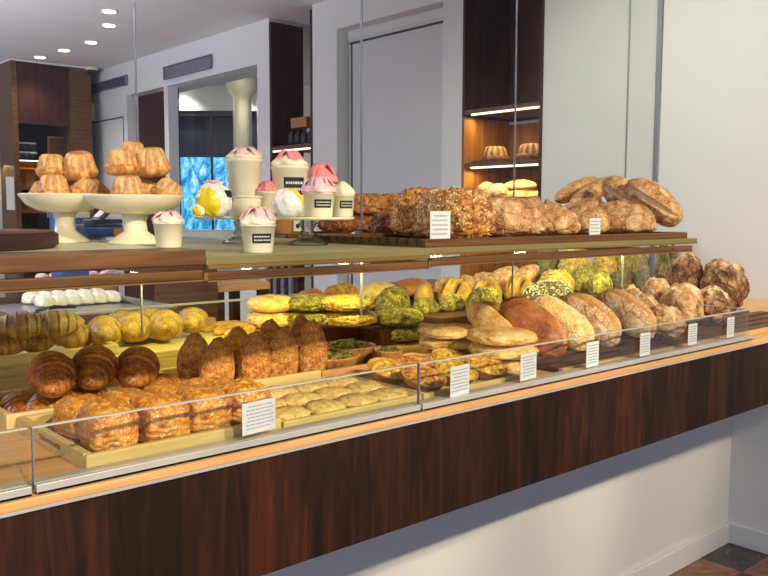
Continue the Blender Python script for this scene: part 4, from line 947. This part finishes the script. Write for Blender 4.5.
# flat cookies
GK = 'flat pale cookies in the low tray'
ck_ = [(.845, .115), (.925, .112), (1.005, .115), (1.085, .112), (.85, .195), (.93, .192), (1.01, .195), (1.088, .19), (.85, .27), (.93, .272), (1.01, .27), (1.088, .272)]
wn_ = ['first', 'second', 'third', 'fourth']; rw = ['front', 'middle', 'rear']
for i, (x, y) in enumerate(ck_):
    o = food('cookie', blob(.080, .078, .019, seed=60+i, sub=4, amp=.09, freq=2), 'cr_cookie', (x, y, ZF), (0, 0, i*1.3), 'flat pale cookie, %s from left in the %s row of the low tray' % (wn_[i % 4], rw[i//4]), 'cookie', GK)
# quiches
def quiche(R, H, shell, fill, seed, dots=None):
    t = empty('quiche', (0, 0, 0)); n = 22
    MB().lathe([(R*.8, 0), (R*.95, H*.9), (R*1.0, H), (R*.93, H*1.02), (R*.88, H*.75), (R*.2, H*.7)], 88, lambda a, r, z, i: r*(1+.022*math.cos(n*a)*(1 if i in (1, 2, 3) else 0))).build('pastry_shell', shell, t, True)
    D, F_ = ico(5); V = []
    for d in D:
        n_ = fbm((d[0]*3+seed*3, d[1]*3, d[2]*2), 4)*.35
        V.append((d[0]*R*.91, d[1]*R*.91, H*.75+(max(d[2], 0)*.38+n_*max(0, d[2]))*H))
    mk('filling', V, F_, fill, t); return t
GQ = 'open quiches in the low tray'
qd = [(1.190, .125, 'cr_quiche_red', 'tomato-topped quiche at the left front of the quiche tray'), (1.287, .125, 'cr_quiche', 'yellow quiche in the middle front of the quiche tray'), (1.385, .125, 'cr_quiche', 'yellow quiche at the right front of the quiche tray'),
      (1.190, .232, 'cr_quiche', 'yellow quiche at the left rear of the quiche tray'), (1.287, .232, 'cr_quiche_red', 'tomato-topped quiche at the middle rear of the quiche tray'), (1.385, .232, 'cr_quiche', 'yellow quiche at the right rear of the quiche tray')]
for i, (x, y, mt, lab) in enumerate(qd):
    t = quiche(.050, .017, 'cr_shell', mt, i); t.location = (x, y, ZF+.016); t.rotation_euler = (.34, 0, 0); tag(t, lab, 'quiche', GQ)
for i, (x, y, lab) in enumerate(((1.178, .425, 'green herb tart at the front left of the dark wooden tray'), (1.300, .508, 'green herb tart at the right of the dark wooden tray'), (1.330, .385, 'pale edged green tart at the front right corner of the dark wooden tray'))):
    t = quiche((.073, .072, .035)[i], .036, 'cr_shell', 'cr_green_tart', 10+i); t.location = (x, y, ZF+.0005); t.rotation_euler = (0, 0, i); tag(t, lab, 'tart', 'green herb tarts in the dark tray')

# flat round breads in stacks
def flatround(R, H, seed): return blob(R*2, R*2, H, e=2.6, flatz=.75, seed=seed, amp=.05, freq=2.4, sub=5)
def stack(px_, yy, z0_, wpx, hs, n, mat, base_label, group, start=0):
    z = z0_; pos = ['lowest', 'middle', 'top'] if n == 3 else (['lower', 'upper'] if n == 2 else ['single'])
    for k in range(n):
        x = col(px_, yy, z)+.004*math.sin(k*2.1+px_); R = wpx/2/ppm((x, yy, z))
        food('flatbread', flatround(R, hs, px_+k), mat, (x, yy, z), (0, 0, k*1.7+px_), '%s of the stack %s' % (('round flat bread, '+pos[k]) if n > 1 else 'round flat bread', base_label), 'bread', group)
        z += hs*.93
stack(502, .165, ZT+.0005, 66, .037, 3, 'cr_flat', 'behind the printed card, right of the quiches', 'round flat breads in stacks')
stack(450, .36, ZT+.0005, 60, .031, 3, 'cr_flat', 'behind the quiches, nearer the green tarts', 'round flat breads in stacks')
stack(398, .67, ZT+.004, 52, .048, 2, 'cr_herb', 'behind the green tarts', 'herb topped flat breads')

# dark board under the right-hand breads
bo = empty('bread_board', (2.2, .25, ZT), label='low dark slatted board under the breads on the counter right', cat='board')
mb = MB()
for y in (.07, .12, .17, .24, .31, .38, .45): mb.box((-.62, y-.25, .004), (.88, y-.25+.035, .014))
mb.build('slats', 'board_wood', bo, bevel=.001); MB().box((-.62, -.19, 0), (-.58, .24, .004)).box((.84, -.19, 0), (.88, .24, .004)).build('runners', 'board_wood', bo); MB().box((-.62, -.195, .0), (.88, -.183, .012)).build('front_edge', 'oak', bo)
ZR = ZT+.0145
# leaning loaves, each rising away from the customers
def lean_loaf(x, y0, L, Wd, H, a, mat, label, seed, cuts=(), rz=0, seeds=None, e=2.5, z=ZR, group='loaves leaning in a row on the counter', name='leaning_loaf'):
    o = food(name, blob(L, Wd, H, e=e, seed=seed, flatz=.55, amp=.04, cuts=cuts), mat, (0, 0, 0), label=label, cat='bread', group=group)
    X = Vector((math.sin(rz), math.cos(rz)*math.cos(a), math.sin(a))).normalized(); Z = Vector((0, -math.sin(a), math.cos(a))); Z = (Z-X*Z.dot(X)).normalized(); Y = Z.cross(X)
    o.rotation_euler = Matrix((X, Y, Z)).transposed().to_euler(); o.location = Vector((x, y0, z))+X*L/2+Vector((0, 0, .006)) ; 
    if seeds: seeds_on(o, *seeds)
    return o
A = math.radians(27)
xl = lambda px_, y=.12: col(px_, y, 1.17)
LB = [(xl(543), .08, .205, .10, .088, 'cr_brown', 'smooth brown loaf with a lengthwise split, leaning right of the flat breads', ((.05, .0, .006, .012, .10),), None),
      (xl(572), .085, .205, .10, .085, 'cr_flat', 'sesame-covered loaf leaning beside the smooth brown one', (), (900, .0032, 'seed_pale', 3, .25, 'sesame_seeds')),
      (xl(600), .085, .20, .10, .088, 'cr_flour', 'flour-dusted loaf with golden split, left of two', ((.1, .0, .014, .010, .11),), None),
      (xl(636), .085, .195, .10, .088, 'cr_flour', 'flour-dusted loaf with golden split, right of two', ((.1, .0, .014, .010, .11),), None)]
for i, (x, y0, L, Wd, H, mt, lab, cuts, sd_) in enumerate(LB):
    lean_loaf(x, y0, L, Wd, H, A, mt, lab, 70+i, cuts, 0, sd_)
lean_loaf(xl(531), .15, .20, .07, .075, A, 'cr_flat', 'golden loaf tucked left behind the smooth brown loaf', 79, ((.0, .0, .01, .02, .09),))
# knotted rustic loaves at the right
GR = 'rustic cracked loaves at the counter right'
def rustic(px_, pyb, yy, wpx, hpx, lab, seed, mat='cr_rustic_dark', z=None, depth=None, rot=0):
    zz_ = ZR if z is None else z
    x = col(px_, yy, zz_); s_ = ppm((x, yy, zz_+.05)); L = wpx/s_
    rr = random.Random(seed); cuts = [(rr.uniform(-1.3, 1.3), rr.uniform(-.3, .3)*L, .05*L, .035*hpx/s_, L*rr.uniform(.15, .35)) for _ in range(6)]
    return food('rustic_loaf', blob(L, depth or L*.85, hpx/s_, seed=seed, cuts=cuts, amp=.13, ridge=0, freq=1.5, e=2.2, flatz=.7), mat, (x, yy, zz_), (0, 0, rot), lab, 'bread', GR)
rustic(664, 345, .14, 44, 34, 'cracked rustic loaf at the front behind the third card from the right', 101, 'cr_rustic')
rustic(640, 345, .22, 44, 42, 'cracked rustic loaf just right of the floured loaves', 102, 'cr_rustic')
rustic(682, 345, .25, 48, 42, 'open-crusted rustic loaf rising behind the front one', 103, 'cr_rustic')
rustic(712, 330, .19, 40, 38, 'dark folded rustic loaf at the front right, behind two cards', 104)
rustic(722, 330, .34, 50, 52, 'largest dark cracked rustic loaf at the right end of the counter', 105)
rustic(686, 330, .46, 38, 56, 'dark cracked rustic loaf with brown top, behind left of the largest', 106)
rustic(655, 330, .37, 34, 44, 'small golden rustic loaf between the floured and dark loaves', 107, 'cr_rustic')
rustic(627, 330, .34, 38, 42, 'small golden rustic loaf just behind the floured loaves', 108, 'cr_rustic')

# ---------------------------------------------------------------- rear tier: risers and goods behind the glass
def riser(x0, x1, y0, y1, z1, lab, mat='pale_tray'):
    t = empty('riser', ((x0+x1)/2, (y0+y1)/2, ZT), label=lab, cat='riser', group='wooden risers behind the glass'); a, b_ = (x1-x0)/2, (y1-y0)/2
    MB().box((-a, -b_, z1-ZT-.015), (a, b_, z1-ZT)).build('top_board', mat, t, bevel=.002); MB().box((-a, -b_, 0), (a, -b_+.015, z1-ZT-.015)).build('front_board', mat, t)
    for s in (-1, 1): MB().box((s*a-(.015 if s > 0 else 0), -b_+.015, 0), (s*a+(.015 if s < 0 else 0), b_, z1-ZT-.015)).build('side_board', mat, t)
Z2 = 1.185
riser(-.1, 1.30, .625, .925, Z2, 'long pale riser under the rear croissants and buns')
riser(1.305, 2.35, .74, .925, 1.175, 'pale riser under the yellow and green breads', 'board_wood')
riser(2.36, 3.35, .62, .925, 1.165, 'dark riser under the rear breads at the right', 'board_wood')
tray_box('pastry_tray', -.05, .77, .66, .90, Z2+.0003, .022, 'pale_tray', 'pale tray of yellow croissants behind the glass screen')
GY = 'pale yellow croissants behind the glass'
ZY = Z2+.0068
def yc_(px_, yy, z, rz, L, R, lab, seed): food('croissant', croissant(L, R, .12, 4, seed), 'cr_pale_croissant', (col(px_, yy, z), yy, z), (0, 0, rz), lab, 'pastry', GY)
yc_(22, .73, ZY+.035, -.25, .13, .036, 'pale croissant highest at the far left behind the dark ones', 11)
yc_(54, .72, ZY+.035, -.3, .13, .036, 'pale croissant on top, second from the left behind the dark ones', 12)
yc_(6, .75, ZY, .2, .12, .032, 'pale croissant low at the left edge', 13)
yc_(38, .76, ZY, .5, .12, .032, 'pale croissant low between the two high ones', 14)
yc_(76, .76, ZY, .1, .12, .032, 'pale croissant low, third from the left', 15)
yc_(105, .75, ZY, 1.2, .13, .040, 'pale croissant turned end-on above the middle dark croissant', 16)
yc_(134, .76, ZY, 1.0, .13, .042, 'pale croissant turned end-on, next to the right', 17)
yc_(165, .74, ZY, 1.3, .13, .042, 'pale croissant turned end-on, left of the pale sticks', 18)
yc_(122, .82, ZY, .9, .12, .040, 'pale croissant in the rear line, left', 19)
yc_(150, .83, ZY, .9, .12, .040, 'pale croissant in the rear line, right', 20)
yc_(193, .80, ZY, 1.0, .13, .038, 'pale croissant at the right end of the rear tray', 21)
for i, (px_, yy, rz, z) in enumerate(((222, .84, .2, 0), (232, .78, .35, 0), (240, .72, .5, 0))):
    food('bread_stick', blob(.14, .028, .024, e=3, seed=200+i, sub=4), 'cr_golden', (col(px_, yy, Z2), yy, Z2+.0005), (0, 0, rz), 'pale finger pastry on the riser, %s of three' % ['rear', 'middle', 'front'][i], 'pastry', 'pale finger pastries behind the turnovers')
# buns on the riser, px 250-375
stack(270, .80, Z2+.0005, 46, .046, 2, 'cr_flat', 'right of the finger pastries', 'split buns behind the glass')
stack(306, .76, Z2+.0005, 52, .046, 2, 'cr_herb', 'in the middle of the rear riser', 'split buns behind the glass')
stack(348, .70, Z2+.0005, 56, .044, 2, 'cr_cheese', 'next to the seam of the glass screen', 'split buns behind the glass')
Z3 = 1.20
riser(1.45, 3.35, .93, 1.11, 1.20, 'long higher riser under the very back row of loaves', 'board_wood')
GB = 'breads heaped behind the glass screen'
def heap(name, px_, pyb, yy, wpx, hpx, mat, rot, lab, seed, cuts=(), seeds=None, z=None, tilt=(0, 0), depth=None, ridge=0, point=0, e=2.3, amp=.05):
    if z is None: z = ony(px_, pyb, yy)[2]
    x = col(px_, yy, z); s_ = ppm((x, yy, z+.03)); L, H = wpx*1.22/s_, hpx*.88/s_
    o = food(name, blob(L, depth or L*.54, H, seed=seed, cuts=[(a, of*L, hw*L, d*H, hl*L) for a, of, hw, d, hl in cuts], ridge=ridge, point=point, e=e, amp=amp), mat, (x, yy, z), (tilt[0], tilt[1], rot), lab, 'bread', GB)
    if seeds: seeds_on(o, *seeds)
    return o
HC = ((.15, -.12, .03, .22, .4), (.15, .1, .03, .22, .4)); DC = ((.9, -.2, .03, .15, .25), (.9, 0, .03, .15, .25), (.9, .2, .03, .15, .25))
z25 = 1.2005
heap('bun', 311, 303, 1.0, 30, 22, 'cr_brown', .3, 'small smooth bun at the left of the back row', 301, z=z25, e=2.6)
heap('bun', 341, 303, 1.0, 36, 25, 'cr_nut', .1, 'round crusty bun, second in the back row', 302, z=z25, ridge=.08)
heap('oval_loaf', 378, 300, 1.02, 44, 22, 'cr_flat', .2, 'pale loaf third in the back row', 303, z=z25)
heap('oval_loaf', 412, 300, 1.02, 42, 22, 'cr_brown', .0, 'brown topped loaf fourth in the back row', 304, z=z25)
heap('bun', 446, 296, 1.02, 26, 20, 'cr_rustic', 0, 'small pinkish bun in the back row, left of three', 305, z=z25, ridge=.06)
heap('bun', 466, 294, 1.02, 26, 21, 'cr_rustic', 1, 'small pinkish bun in the back row, middle of three', 306, z=z25, ridge=.06)
heap('bun', 484, 292, 1.02, 26, 22, 'cr_rustic', 2, 'small pinkish bun in the back row, right of three', 307, z=z25, ridge=.06)
z20 = 1.1755
heap('herb_loaf', 393, 318, .86, 40, 32, 'cr_herb', .3, 'herb-crusted loaf standing above the flat herb breads', 310, z=z20, seeds=(250, .003, 'seed_dark', 1))
heap('golden_roll', 424, 310, .885, 28, 30, 'cr_golden', .6, 'golden roll half hidden behind the herb loaf', 311, z=z20)
heap('golden_roll', 455, 312, .865, 42, 32, 'cr_golden', .2, 'large golden split roll in the middle of the heap', 312, cuts=HC, z=z20, point=.3)
heap('herb_loaf', 425, 325, .775, 30, 20, 'cr_herb', .1, 'pale herb roll behind the near stack of flat breads', 313, z=z20)
heap('seeded_roll', 484, 322, .70, 42, 32, 'cr_herb', .2, 'dark seed-topped roll right of the golden rolls', 314, seeds=(420, .0032, 'seed_dark', 2), z=ZT+.045)
heap('herb_loaf', 452, 325, .78, 28, 20, 'cr_herb', .1, 'pale seeded roll left of the dark seed-topped roll', 315, z=z20, seeds=(150, .0028, 'seed_pale', 5))
heap('golden_roll', 486, 305, .87, 34, 27, 'cr_golden', .0, 'golden split roll behind the seed-topped roll', 316, cuts=HC, z=z20, point=.3)
heap('golden_roll', 519, 306, .86, 38, 28, 'cr_golden', .2, 'golden split roll right of the seed-topped roll', 317, cuts=HC, z=z20, point=.3)
riser(1.53, 1.745, .63, .735, ZT+.044, 'small dark riser beneath the seed-topped roll', 'board_wood')
# two slim brown loaves leaning at the back
leaning(478, 292, 516, 270, .97, 1.0, 20, 22, 'cr_rustic', 'slim brown loaf leaning up on the back heap, left of two', 330, group=GB)
leaning(498, 296, 536, 268, .93, .97, 19, 22, 'cr_rustic', 'slim brown loaf leaning up on the back heap, right of two', 331, group=GB)
zc = 1.2005
heap('cheese_bread', 556, 300, .86, 42, 32, 'cr_cheese', .1, 'bright yellow cheese bread at the left of the cheese breads', 340, ridge=.12, z=z20)
heap('cheese_bread', 585, 297, .84, 40, 32, 'cr_herb', .3, 'pointed greenish roll in front of the cheese breads', 341, point=.5, z=z20, cuts=DC)
heap('cheese_bread', 574, 290, 1.0, 40, 44, 'cr_cheese', .2, 'bright yellow cheese bread in the middle of the back', 342, ridge=.12, z=zc)
heap('cheese_bread', 604, 290, .99, 34, 38, 'cr_cheese', .4, 'bright yellow cheese bread at the right of the cheese breads', 343, ridge=.12, z=zc)
heap('olive_loaf', 548, 285, 1.07, 30, 50, 'cr_olive', .1, 'dark olive loaf standing behind the yellow cheese breads', 344, z=zc, depth=.08)
heap('seeded_roll', 548, 312, .72, 56, 24, 'cr_olive', .1, 'roll thickly covered with pale pumpkin seeds behind the sesame loaf', 345, z=ZT+.06, seeds=(330, .006, 'seed_pale', 4))
heap('herb_loaf', 600, 312, .70, 36, 26, 'cr_herb', .4, 'small greenish roll behind the floured loaves', 346, z=ZT+.0655, point=.4, cuts=DC)
heap('herb_loaf', 622, 300, .84, 42, 26, 'cr_olive', .2, 'dark greenish roll behind the small golden rustic loaf', 347, z=1.1655, point=.3)
heap('olive_loaf', 645, 303, .76, 34, 32, 'cr_olive', .5, 'dark olive roll between the golden rustic loaves and the dark ones', 348, z=1.1655)
heap('herb_loaf', 628, 285, 1.0, 46, 40, 'cr_herb', .1, 'herb topped loaf below the shelf lamp', 349, z=zc, ridge=.06)
heap('olive_loaf', 662, 300, .93, 42, 56, 'cr_olive', .4, 'very dark round loaf right of the herb topped loaf', 350, z=1.1655, cuts=HC)
riser(1.76, 2.34, .63, .735, ZT+.06, 'small dark riser beneath the pumpkin seed roll', 'board_wood')
